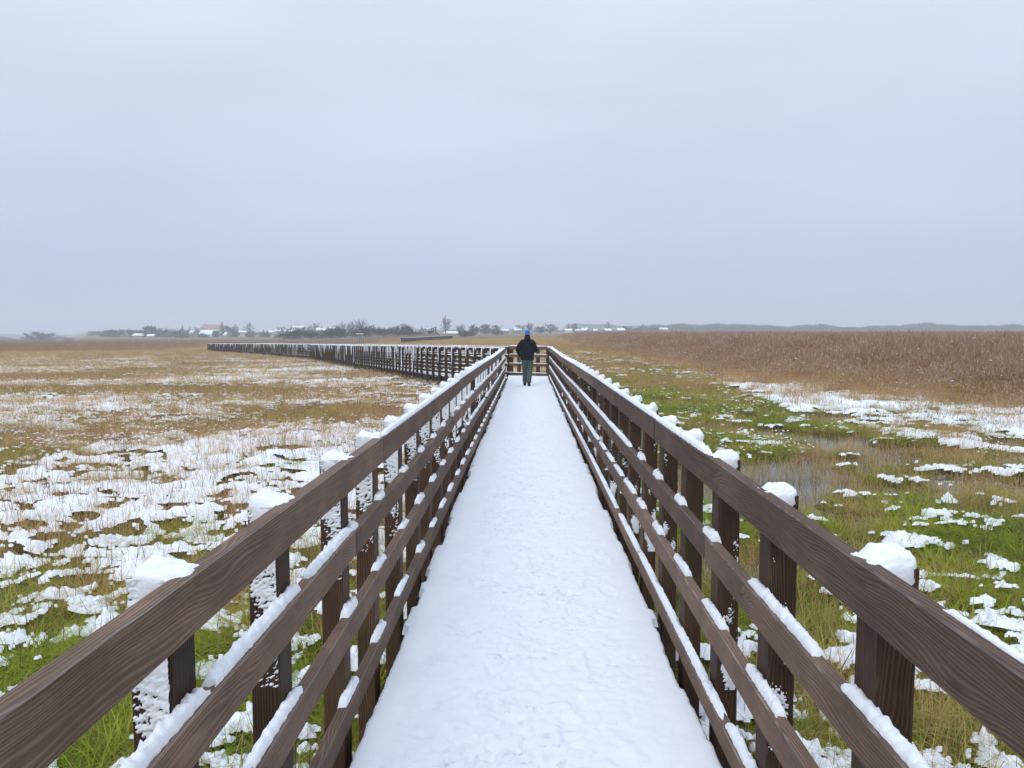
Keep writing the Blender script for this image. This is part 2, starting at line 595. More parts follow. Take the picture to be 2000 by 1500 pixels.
mw, nw, bw = mat("marsh water")
bw.inputs["Base Color"].default_value = (0.045, 0.042, 0.032, 1)
bw.inputs["Roughness"].default_value = 0.04
bw.inputs["Specular IOR Level"].default_value = 0.9
bw.inputs["IOR"].default_value = 1.6
gg = N(nw, "NewGeometry")
zz = N(nw, "TexNoise", i_Scale=9.0, i_Detail=2.0)
nw.links.new(gg.outputs["Position"], zz.inputs[0])
bb = N(nw, "Bump", i_Strength=0.06, i_Distance=0.01)
nw.links.new(zz.outputs[0], bb.inputs["Height"])
nw.links.new(bb.outputs[0], bw.inputs["Normal"])
v = [(.9, -2, WATER_Z), (16, -2, WATER_Z), (16, 22, WATER_Z), (.9, 22, WATER_Z)]
o = link("water", mesh("water", v, [(0, 1, 2, 3)], [mw]))
tag(o, "shallow standing water in the wet hollow among the grass", kind="structure")

# snow lying on the marsh: one relief sheet, finer the nearer it is
na, nr = 860, 900
aa = np.linspace(-1.02, 1.02, na)
rr_ = np.exp(np.linspace(math.log(1.5), math.log(125), nr))
A, RR = np.meshgrid(aa, rr_, indexing='ij')
X, Y = A * RR, RR
fz_ = snow_field(X, Y)
corr = (np.abs(X - 0.02) < 0.84) & (Y < 29)
fz_ = np.where(corr, -1, fz_)
G = ground(X, Y)
pos = np.clip(fz_, 0, 1.2)
fine = 0.5 + 0.5 * gn(X * 14, Y * 14, 71)
lift = 0.070 + 0.035 * (1 - sstep(7, 16, Y)) + 0.05 * gn(X * 1.9, Y * 1.9, 78)
calm = np.interp(Y, [4, 9, 22], [1.0, .6, .42])
up = lift + 0.004 + calm * 0.055 * sstep(0, .6, pos) * (1 + .9 * gn(X * 2.6, Y * 2.6, 73)) + calm * (0.060 * gn(X * 4.5, Y * 4.5, 72) + 0.034 * gn(X * 12, Y * 12, 74) + 0.012 * gn(X * 33, Y * 33, 75)) * sstep(0, .55, pos)
Zs = np.where(fz_ > 0, G + up, G + lift - 0.012)
okv = fz_ > 0
keep = okv[:-1, :-1] | okv[1:, :-1] | okv[1:, 1:] | okv[:-1, 1:]
idx = np.arange(na * nr).reshape(na, nr)
F = np.stack([idx[:-1, :-1], idx[1:, :-1], idx[1:, 1:], idx[:-1, 1:]], -1)[keep]
used = np.unique(F)
remap = np.full(na * nr, -1)
remap[used] = np.arange(len(used))
V = np.stack([X, Y, Zs], -1).reshape(-1, 3)[used]
o = link("snow_patches", mesh("snow_patches", V, remap[F], [M_SNOW], True))
tag(o, "patches of fresh snow lying on the flattened marsh grass", "snow", kind="stuff")
print("snow faces", len(F))


# ================================================================== plants (sources + instancing)
def blades(n, h, wd, rad_, lean, droop, segs=3, seed=0, taper=True):
    r = np.random.default_rng(seed)
    V, F, C = [], [], []
    for i in range(n):
        a, q = r.uniform(0, 2 * math.pi), rad_ * math.sqrt(r.uniform())
        bx, by = q * math.cos(a), q * math.sin(a)
        az = a + r.normal(0, 0.9)
        H = r.uniform(*h)
        ln = r.uniform(*lean)
        dr = r.uniform(*droop)
        W = r.uniform(*wd)
        sx, sy = -math.sin(az), math.cos(az)
        tw = r.uniform(0, math.pi)
        wx, wy = math.cos(tw), math.sin(tw)
        wx, wy = sx * .7 + wx * .3, sy * .7 + wy * .3
        c = r.uniform()
        b = len(V)
        for s in range(segs + 1):
            t = s / segs
            out_ = H * (ln * t + dr * t * t)
            up_ = H * (t - 0.75 * dr * t * t)
            ww = W * ((1 - t ** 1.6) if taper else 1.0) * 0.5
            px, py = bx + math.cos(az) * out_, by + math.sin(az) * out_
            if s == segs and taper:
                V.append((px, py, up_)); C.append(c)
            else:
                V.append((px - wx * ww, py - wy * ww, up_)); C.append(c)
                V.append((px + wx * ww, py + wy * ww, up_)); C.append(c)
        for s in range(segs):
            if s == segs - 1 and taper:
                F.append((b + 2 * s, b + 2 * s + 1, b + 2 * s + 2))
            else:
                F.append((b + 2 * s, b + 2 * s + 1, b + 2 * s + 3, b + 2 * s + 2))
    return V, F, C


def blob(cx, cy, cz, rx, ry, rz, rng):
    """small lumpy octahedral snow lump"""
    v = [(1, 0, 0), (0, 1, 0), (-1, 0, 0), (0, -1, 0), (0, 0, 1), (0, 0, -.5), (.7, .7, .3), (-.7, .7, .3), (-.7, -.7, .3), (.7, -.7, .3)]
    v = [(cx + a * rx * rng.uniform(.8, 1.2), cy + b * ry * rng.uniform(.8, 1.2), cz + c * rz * rng.uniform(.8, 1.2)) for a, b, c in v]
    f = [(4, 0, 6), (4, 6, 1), (4, 1, 7), (4, 7, 2), (4, 2, 8), (4, 8, 3), (4, 3, 9), (4, 9, 0), (5, 6, 0), (5, 1, 6), (5, 7, 1), (5, 2, 7), (5, 8, 2), (5, 3, 8), (5, 9, 3), (5, 0, 9)]
    return v, f


def source(col, name, V, F, C, mats, midx=None):
    me = mesh(name, V, F, mats, False, midx, C)
    o = bpy.data.objects.new(name, me)
    col.objects.link(o)
    return o


def instancer(name, col, P, idx_, rot, scl, label, cat):
    me = bpy.data.meshes.new(name)
    me.vertices.add(len(P))
    me.vertices.foreach_set("co", P.astype(np.float32).ravel())
    for nm, ty, dat in (("pick", 'INT', idx_.astype(np.int32)),):
        a = me.attributes.new(nm, ty, 'POINT')
        a.data.foreach_set("value", dat)
    for nm, dat in (("turn", rot), ("size", scl)):
        a = me.attributes.new(nm, 'FLOAT_VECTOR', 'POINT')
        a.data.foreach_set("vector", dat.astype(np.float32).ravel())
    o = link(name, me)
    ng = bpy.data.node_groups.new(name, 'GeometryNodeTree')
    ng.interface.new_socket("Geometry", in_out='INPUT', socket_type='NodeSocketGeometry')
    ng.interface.new_socket("Geometry", in_out='OUTPUT', socket_type='NodeSocketGeometry')
    gi = ng.nodes.new("NodeGroupInput")
    go = ng.nodes.new("NodeGroupOutput")
    mtp = ng.nodes.new("GeometryNodeMeshToPoints")
    ci = ng.nodes.new("GeometryNodeCollectionInfo")
    ci.inputs[0].default_value = col
    ci.inputs["Separate Children"].default_value = True
    ci.inputs["Reset Children"].default_value = True
    iop = ng.nodes.new("GeometryNodeInstanceOnPoints")
    iop.inputs["Pick Instance"].default_value = True

    def na_(nm, ty):
        q = ng.nodes.new("GeometryNodeInputNamedAttribute")
        q.data_type = ty
        q.inputs[0].default_value = nm
        return q
    L = ng.links.new
    L(gi.outputs[0], mtp.inputs["Mesh"])
    L(mtp.outputs[0], iop.inputs["Points"])
    L(ci.outputs[0], iop.inputs["Instance"])
    L(na_("pick", 'INT').outputs[0], iop.inputs["Instance Index"])
    L(na_("turn", 'FLOAT_VECTOR').outputs[0], iop.inputs["Rotation"])
    L(na_("size", 'FLOAT_VECTOR').outputs[0], iop.inputs["Scale"])
    L(iop.outputs[0], go.inputs[0])
    md = o.modifiers.new("instances", 'NODES')
    md.node_group = ng
    tag(o, label, cat, kind="stuff")
    return o


cols = {c: bpy.data.collections.new(c) for c in ("src_green", "src_tan", "src_stub", "src_frost", "src_reed")}
rg = np.random.default_rng(5)
for i in range(5):      # lush drooping green
    V1, F1, C1 = blades(46, (.16, .36), (.006, .012) if i < 3 else (.010, .020), .16, (.2, .7), (.4, 1.15), 4, 100 + i)
    source(cols["src_green"], "green_%02d" % i, V1, F1, C1, [M_GREEN])
for i in range(3):      # matted, lying
    V1, F1, C1 = blades(44, (.2, .42), (.006, .011), .2, (.8, 1.5), (.5, 1.2), 4, 130 + i)
    source(cols["src_green"], "green_%02d" % (5 + i), V1, F1, C1, [M_GREEN])
for i in range(5):
    V1, F1, C1 = blades(34, (.18, .46), (.004, .008), .20, (.05, .38), (.0, .5), 3, 160 + i)
    source(cols["src_tan"], "tan_%02d" % i, V1, F1, C1, [M_TAN])
for i in range(2):      # tan, bent over
    V1, F1, C1 = blades(34, (.3, .55), (.004, .008), .18, (.4, 1.0), (.5, 1.1), 4, 180 + i)
    source(cols["src_tan"], "tan_%02d" % (5 + i), V1, F1, C1, [M_TAN])
for i in range(4):
    V1, F1, C1 = blades(9, (.12, .34), (.005, .009), .22, (.0, .3), (.0, .15), 2, 200 + i)
    source(cols["src_stub"], "stub_%02d" % i, V1, F1, C1, [M_STUB])
for i in range(4):
    V1, F1, C1 = blades(20, (.15, .34), (.005, .009), .20, (.1, .6), (.1, .9), 3, 220 + i)
    mi = [0] * len(F1)
    for k in range(12):
        a, q = rg.uniform(0, 6.28), .24 * math.sqrt(rg.uniform())
        s = rg.uniform(.007, .019)
        bv, bf = blob(q * math.cos(a), q * math.sin(a), rg.uniform(.04, .24), s * rg.uniform(1, 2), s, s * .7, rg)
        b0 = len(V1)
        V1 += bv
        F1 += [tuple(x + b0 for x in f) for f in bf]
        C1 += [0.5] * len(bv)
        mi += [1] * len(bf)
    source(cols["src_frost"], "frost_%02d" % i, V1, F1, C1, [M_TAN, M_SNOW], mi)
for i in range(6):      # reed clumps: stems, drooping leaves, plumes, a little snow
    snowy = i >= 3
    V1, F1, C1, mi = [], [], [], []

    def ext(v, f, c, m):
        b0 = len(V1)
        V1.extend(v)
        F1.extend([tuple(x + b0 for x in q) for q in f])
        C1.extend(c)
        mi.extend([m] * len(f))
    a1, b1, c1 = blades(46, (.9, 1.5), (.010, .018), .55, (.0, .16), (.0, .16), 3, 300 + i)
    ext(a1, b1, c1, 0)
    a1, b1, c1 = blades(60, (.45, 1.05), (.010, .020), .60, (.15, .6), (.2, .9), 3, 320 + i)
    ext(a1, b1, c1, 0)
    for k in range(26):
        a, q = rg.uniform(0, 6.28), .6 * math.sqrt(rg.uniform())
        x0, y0, z0 = q * math.cos(a), q * math.sin(a), rg.uniform(.95, 1.45)
        for s in range(3):
            az = rg.uniform(0, 6.28)
            l_, w_ = rg.uniform(.12, .24), rg.uniform(.007, .016)
            dx, dy = math.cos(az), math.sin(az)
            t = rg.uniform(.05, .45)
            p = [(x0 - dy * w_, y0 + dx * w_, z0 + .02), (x0 + dy * w_, y0 - dx * w_, z0 + .02),
                 (x0 + dx * l_ * t + dy * w_ * .4, y0 + dy * l_ * t, z0 + l_), (x0 + dx * l_ * t - dy * w_ * .4, y0 + dy * l_ * t, z0 + l_)]
            ext(p, [(0, 1, 2, 3)], [rg.uniform()] * 4, 1)
    for k in range(18 if snowy else (1 if i == 0 else 0)):
        a, q = rg.uniform(0, 6.28), .6 * math.sqrt(rg.uniform())
        s = .008 + .026 * rg.uniform() ** 3
        zz_ = rg.uniform(.5, 1.5)
        bv, bf = blob(q * math.cos(a), q * math.sin(a), zz_, s * 1.4, s, s * .7, rg)
        ext(bv, bf, [0.5] * len(bv), 2)
    source(cols["src_reed"], "reed_%02d" % i, V1, F1, C1, [M_REED, M_PLUME, M_SNOW], mi)


def in_path(x, y):
    """over a walkway?"""
    m = (np.abs(x - 0.02) < 0.80) & (y > -6) & (y < 28)
    bx = np.interp(y, BR_Y, BR_X)
    bw_ = np.where(y > 110, 1.9, 1.6) * 1.15
    m |= (y > 25.2) & (y < 151) & (x > bx + 0.1) & (x < bx + bw_ / 0.9 + 0.5)
    return m


BR_X = [-.80, -4.6, -11.5, -22, -40, -66]
BR_Y = [25.4, 32.3, 48.5, 74, 107, 150]


def scatter(n_try, y0, y1, pw_, dmax=0.95, seed=0):
    """positions with density per m2 falling as y^-pw (within |x|<dmax*y+1.5)"""
    r = np.random.default_rng(seed)
    e = 2 - pw_
    u = r.uniform(size=n_try)
    y = (y0 ** e + u * (y1 ** e - y0 ** e)) ** (1 / e)
    x = r.uniform(-1, 1, n_try) * (dmax * y + 1.0)
    return x, y, r


# split the marsh by plant kind
x, y, r = scatter(170000, 1.6, 240, 1.15, seed=1)
ok = ~in_path(x, y)
x, y = x[ok], y[ok]
sf = snow_field(x, y)
gr = ground(x, y)
pool = is_pool(x, y, gr, 0.004)
e_ = reed_edge(y)
inreed = (x > e_ + 0.6 * gn(x * .8, y * .8, 90))
greenN = 0.5 + 1.3 * fbm(x * 0.22, y * 0.3, 3, 95)
gl = np.where(x < 0, np.interp(y, [0, 6, 10, 16, 30, 60, 120], [.52, .52, .44, .33, .22, .13, .05]),
              np.interp(y, [0, 8, 20, 26, 40, 60, 100], [.56, .70, .74, .52, .38, .30, .1]))
isgreen = (greenN * 0.8 + (gl - 0.5) * 1.5 + r.uniform(-.22, .22, len(x))) > 0.4
u = r.uniform(size=len(x))
kept = (~pool) & (~inreed) & (y < 240)
open_ = sf < np.where(y < 14, -0.045, 0.0)
band = sf > 0.45

def rot_scl(n, s0, s1, yy, grow=0.010, tilt=.12, rng=r):
    s = rng.uniform(s0, s1, n)
    wide = s * (1 + yy * grow)
    rot = np.stack([rng.normal(0, tilt, n), rng.normal(0, tilt, n), rng.uniform(0, 6.283, n)], -1)
    return rot, np.stack([wide, wide, s], -1)


def emit(name, sel, col, npick, s0, s1, label, cat, grow=0.010, pick=None, sink=0.01, tilt=.12, extra=None):
    xx, yy, zz_ = x[sel], y[sel], gr[sel] + np.clip(sf[sel], 0, .3) * 0.15 - sink
    n = len(xx)
    pk = r.integers(0, npick, n) if pick is None else pick(n)
    rot, scl = rot_scl(n, s0, s1, yy, grow, tilt)
    if extra is not None: scl[:, 2] *= extra[sel]
    print(name, n)
    return instancer(name, cols[col], np.stack([xx, yy, zz_], -1), pk, rot, scl, label, cat)


sg = kept & isgreen & (open_ | (u < np.where(y < 12, .03, .05)))
emit("green_grass", sg, "src_green", 8, .50, .95, "lush yellow-green marsh grass pushing up between the snow patches", "grass")
st = kept & (~isgreen) & (open_ | (u < np.where(x < 0, np.interp(y, [0, 8, 14, 30], [.02, .07, .30, .46]), np.where(y < 10, .04, .32))))
emit("dry_sedge", st, "src_tan", 7, .5, 1.05, "tan dry sedge standing in swathes over the open marsh", "sedge")
sb = (~inreed) & (y < 110) & (u > .45) & (u < .45 + np.where(x < 0, .30, .18) * np.interp(y, [0, 7, 16], [.35, .5, 1.0])) & (~(pool & (x < 0)))
emit("reddish_stubble", sb, "src_stub", 4, .8, 1.25, "thin reddish stalks poking through the snow patches", "stalks")
fr = kept & (u > .80) & (u < np.where(x < 0, .91, .83)) & (snow_want(x, y) > .12) & (y > 13)
emit("snow_dusted_grass", fr, "src_frost", 4, .8, 1.2, "short dry grass dusted with small lumps of snow", "grass")
rc = kept & (x > 5) & (snow_want(x, y) > .5) & (u > .60) & (u < .67)
emit("rust_clumps", rc, "src_reed", 3, .22, .45, "rust-brown collapsed reed clumps poking through the snow strip", "reeds", tilt=.45)
# sparse stalks standing in the pools
pl = pool & (x > 0) & (u < .18 + .6 * np.clip(.3 + 2 * gn(x * .7, y * .7, 98), 0, 1))
emit("pool_sedge", pl, "src_tan", 5, .75, 1.2, "thin tan sedge standing in the shallow pools", "sedge", sink=.05, tilt=.05)

# reeds: right-hand bed and the far dark belt on the left
x, y, r = scatter(60000, 11, 300, 1.15, .95, 2)
gr = ground(x, y)
sf = np.zeros_like(x)
e_ = reed_edge(y) + 1.2 * gn(x * .5, y * .35, 91)
right = (x > e_ - 3.0) & (r.uniform(size=len(x)) < .03 + .92 * sstep(-2.5, 1.0, x - e_ + 1.6 * gn(x * .9, y * .9, 93)))
belt0 = 150 + 14 * gn(x * .03, y * 0, 92) + np.interp(x / y, [-.95, -.7, -.5, -.44, -.1], [0, 0, 8, 92, 100])
left = (x / y < -.10) & (y > belt0) & (y < 290) & (r.uniform(size=len(x)) < np.interp(x / y, [-.45, -.3], [1.0, .35]))
sel = (right | left) & ~((np.abs(x + .2 * y) < .015 * y) & (y < 240))
def pk(n):
    return np.where(r.uniform(size=n) < .92, r.integers(0, 3, n), r.integers(3, 6, n))
RS = .42 + .62 * sstep(-1, 6, (x - reed_edge(y))) + .28 * gn(x * .35, y * .35, 94)
RS = np.where(x < 0, 1.0, RS)
emit("reed_bed", sel, "src_reed", 6, .62, 1.28, "tall rust-brown reeds massed beyond the snowy grass", "reeds", grow=.006, pick=pk, extra=RS)


# ================================================================== snow lumps
def lump(lx, ly, h, nx, ny, seed, edge=0.5, skew=0.0, round_=3.0, skirt=0.012, flat=0.0):
    """pillow of snow, origin at its base centre; x long side. skew tilts the height along y"""
    u = np.linspace(-1, 1, nx)
    v_ = np.sin(np.linspace(-1, 1, ny) * math.pi / 2)
    U, Vv = np.meshgrid(u, v_, indexing='ij')
    # irregular plan
    ex = 1 + edge * 0.30 * gn(Vv * 1.7 + seed * 3.1, U * 0 + seed, 5) * np.sign(U)
    sx = lx / max(ly, 1e-3)
    ey = 1 + edge * 0.42 * gn(U * sx * .9 + seed * 7.7, Vv * 0.6, 6) + edge * .22 * gn(U * sx * 3 + seed, Vv, 7)
    Xx = U * lx / 2 * ex
    Yy = Vv * ly / 2 * ey
    prof = (np.clip(1 - np.abs(U) ** (round_ * max(1, min(sx, 6)) * .6), 0, 1) ** .6) * (np.clip(1 - np.abs(Vv) ** round_, 0, 1) ** .5)
    hh = h * (1 + skew * Vv) * (1 + 0.75 * gn(U * sx * .8 + seed, Vv * 1.2 + seed, 8) + 0.45 * gn(U * sx * 3.3 + seed, Vv * 3, 9))
    Zz = prof * hh - skirt * (1 - (prof > 0.02))
    V = np.stack([Xx, Yy, Zz], -1).reshape(-1, 3)
    i = np.arange(nx * ny).reshape(nx, ny)
    F = np.stack([i[:-1, :-1], i[1:, :-1], i[1:, 1:], i[:-1, 1:]], -1).reshape(-1, 4)
    return V, F


def cap_mesh(seed, hi=True, near=False):
    """rounded crust of snow over a post top: higher on the outer side (+x), thinning over the rail (-x),
    wrapped a little way down the faces; the part inside the wood never shows"""
    nt, np_ = (30, 20) if hi else (10, 7)
    th = np.linspace(0, 2 * math.pi, nt, endpoint=False)
    ph = np.linspace(-math.pi / 2, math.pi / 2, np_)
    T, P = np.meshgrid(th, ph, indexing='ij')
    se = lambda c, e: np.sign(c) * np.abs(c) ** e
    ux, uy, uz = se(np.cos(P), .62) * se(np.cos(T), .62), se(np.cos(P), .62) * se(np.sin(T), .62), se(np.sin(P), .75)
    ax_, cx_ = (.066, -.017) if near else (.057, -.008)
    rr = random.Random(seed)
    h = rr.uniform(.034, .052)
    Xx = cx_ + ax_ * ux
    Yy = -.005 + .0655 * uy
    dn = rr.uniform(.05, .085)
    Zz = np.where(uz > 0, h * uz, dn * uz)
    k = np.clip((Xx + .02) / .065, -1, 1)
    Zz = np.where(uz > 0, Zz * (.80 + .42 * k), Zz * (1 + .35 * k))
    a, b = Xx * 26 + seed * 3.3, Yy * 26 + Zz * 22
    n1 = gn(a, b, 5)
    n2 = gn(Xx * 75 + seed, Yy * 60 + Zz * 75, 6)
    n3 = gn(Xx * 190 + seed, Yy * 150 + Zz * 190, 7)
    dd = .012 * n1 + .006 * n2 + .0035 * n3
    Zz = Zz + dd * (uz > 0) * 1.3
    Xx = Xx + ux * dd * .35
    Yy = Yy + uy * dd * .7
    Xx = np.clip(Xx, -.088, .056)
    V = np.stack([Xx, Yy, Zz], -1).reshape(-1, 3)
    i = np.arange(nt * np_).reshape(nt, np_)
    j = np.roll(i, -1, 0)
    F = np.stack([i[:, :-1], j[:, :-1], j[:, 1:], i[:, 1:]], -1).reshape(-1, 4)
    me = mesh("snow_cap", V, [tuple(q) for q in F], [M_SNOW], True)
    return me


CAP_NEAR = [cap_mesh(s, True, True) for s in range(1, 6)]
CAP_HI = [cap_mesh(s, True) for s in range(6, 12)]
CAP_LO = [cap_mesh(s, False) for s in range(12, 16)]


def frost_mesh(width, height, nx, nz, seed, cover, taper, style=0):
    """snow blown on the face of a post: sheet in x (across), z (down from 0), standing off toward -y"""
    u = np.linspace(0, 1, nx)
    t = np.linspace(0, 1, nz)
    U, T = np.meshgrid(u, t, indexing='ij')
    Xx = (U - .5) * width
    Zz = -T * height
    Zq = Zz + Xx * .35
    n = .9 * gn(Xx * 55 + seed * 5, Zq * 80, 15) + .6 * gn(Xx * 130 + seed, Zq * 190, 16) + .8 * gn(Xx * 14 + seed, Zz * 12, 17)
    if style == 1: n = .45 * gn(Xx * 30 + seed, Zz * 34, 18) + .25 * gn(Xx * 110, Zz * 110, 19)
    if style == 2: n = 1.5 * gn(Xx * 16 + seed * 2, Zz * 9 + seed, 18) + .7 * gn(Xx * 60, Zq * 110, 19) + .4 * gn(Xx * 150, Zq * 240, 19)
    lim = cover * (1 - T ** taper * 1.5) - 0.5 * np.clip(U - (.75 - .25 * T), 0, 1) * 2 + n * .75
    lim = np.where((T < .02), np.maximum(lim, .2), lim)
    Yy = -(0.002 + 0.008 * np.clip(lim, 0, 1) ** .7)
    Yy = np.where(lim <= 0, 0.004, Yy)
    ok_ = lim > 0
    keep = ok_[:-1, :-1] | ok_[1:, :-1] | ok_[1:, 1:] | ok_[:-1, 1:]
    i = np.arange(nx * nz).reshape(nx, nz)
    F = np.stack([i[:-1, :-1], i[:-1, 1:], i[1:, 1:], i[1:, :-1]], -1)[keep]
    used = np.unique(F)
    rm = np.full(nx * nz, -1)
    rm[used] = np.arange(len(used))
    V = np.stack([Xx, Yy, Zz], -1).reshape(-1, 3)[used]
    return mesh("frosted_snow", V, rm[F], [M_SNOW], True)


PW, PT = 0.092, 0.12        # post: across, along the path
FROST_HI = [frost_mesh(.084, .62, 34, 220, s, .50, 1.2) for s in range(4)]
FROST_MID = [frost_mesh(.088, .75, 9, 40, s + 10, .62, 1.4) for s in range(4)]
FROST_SPOT = [frost_mesh(.08, .8, 24, 160, s + 30, -.55, 3.0, 2) for s in range(4)]


def taper_frost(seed, nx=4, nz=12):
    """the tapering white streak under a cap, outer side of the side path"""
    rr = random.Random(seed)
    H = rr.uniform(.3, .75)
    V, F = [], []
    for j in range(nz + 1):
        t = j / nz
        wd = .043 * (1 - t ** 1.3 * .85) * rr.uniform(.75, 1.1)
        cx = rr.uniform(-.006, .006)
        for i in range(nx + 1):
            V.append((cx + wd * (2 * i / nx - 1), -.003 - .010 * (1 - t) * (0.3 + (i in (1, 2, 3)) * .7), -t * H))
    for j in range(nz):
        for i in range(nx):
            a = j * (nx + 1) + i
            F.append((a, a + nx + 1, a + nx + 2, a + 1))
    return mesh("frosted_snow", V, F, [M_SNOW], True)


FROST_TAPER = [taper_frost(s) for s in range(5)]
FROST_FULL = [frost_mesh(.088, 1.25, 5, 26, s + 50, 1.1, 2.5) for s in range(3)]

# lumps on rails (unit 0.2 m and 0.45 m long), continuous runs
def strip_mesh(L, w_, h, res, seed, edge=.5):
    nx = max(6, int(L / res))
    V, F = lump(L, w_, h, nx, 7 if res < .03 else 5, seed, edge, 0, 3.0, .006)
    return mesh("snow_strip", V, F, [M_SNOW], True)


LUMP_S = [strip_mesh(.20, .042, .030, .008, s) for s in range(5)]
LUMP_M = [strip_mesh(.45, .038, .026, .009, s + 9) for s in range(5)]
LUMP_L = [strip_mesh(.70, .038, .026, .009, s + 19) for s in range(3)]
LUMP_LO = [strip_mesh(.35, .042, .028, .05, s + 29) for s in range(4)]


# ================================================================== boardwalk
def post_mesh(h, seed):
    vs_, fs_ = bevel_box(h, PT, PW, .005, 1)       # along x -> turn upright
    v2 = [(z, y, -x) for (x, y, z) in vs_]
    v2 = [(a, b, c - h / 2) for (a, b, c) in v2]    # top at z = 0
    return mesh("post", v2, [f[::-1] for f in fs_], [M_POST])


POSTS = {}
def get_post(h, m=None):
    key = (round(h, 1), m.name if m else "")
    if key not in POSTS:
        me = post_mesh(key[0] + .05, 0)
        if m: me.materials[0] = m
        POSTS[key] = me
    return POSTS[key]


BOARDS = {}
def get_board(L, h, t, m):
    key = (round(L, 2), round(h, 3), m.name)
    if key not in BOARDS:
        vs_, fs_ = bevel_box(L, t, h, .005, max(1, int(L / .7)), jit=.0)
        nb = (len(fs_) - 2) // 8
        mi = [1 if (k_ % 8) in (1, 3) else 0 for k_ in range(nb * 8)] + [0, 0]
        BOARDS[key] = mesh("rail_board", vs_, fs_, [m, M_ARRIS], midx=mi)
    return BOARDS[key]


class Path:
    def __init__(s, pts):
        s.p = [Vector(q) for q in pts]
        s.c = [0]
        for a, b in zip(s.p, s.p[1:]):
            s.c.append(s.c[-1] + (Vector((b.x, b.y)) - Vector((a.x, a.y))).length)
        s.L = s.c[-1]

    def at(s, d):
        i = 0
        while i < len(s.c) - 2 and d > s.c[i + 1]: i += 1
        t = (d - s.c[i]) / (s.c[i + 1] - s.c[i])
        return s.p[i].lerp(s.p[i + 1], t)

    def tan(s, d):
        a, b = s.at(max(d - .2, 0)), s.at(min(d + .2, s.L))
        return (b - a).normalized()


def put(o, loc, tx, up=Vector((0, 0, 1))):
    """local x along tx"""
    x_ = tx.normalized()
    y_ = up.cross(x_).normalized()
    z_ = x_.cross(y_).normalized()
    o.matrix_local = Matrix(((x_.x, y_.x, z_.x, loc.x), (x_.y, y_.y, z_.y, loc.y), (x_.z, y_.z, z_.z, loc.z), (0, 0, 0, 1)))


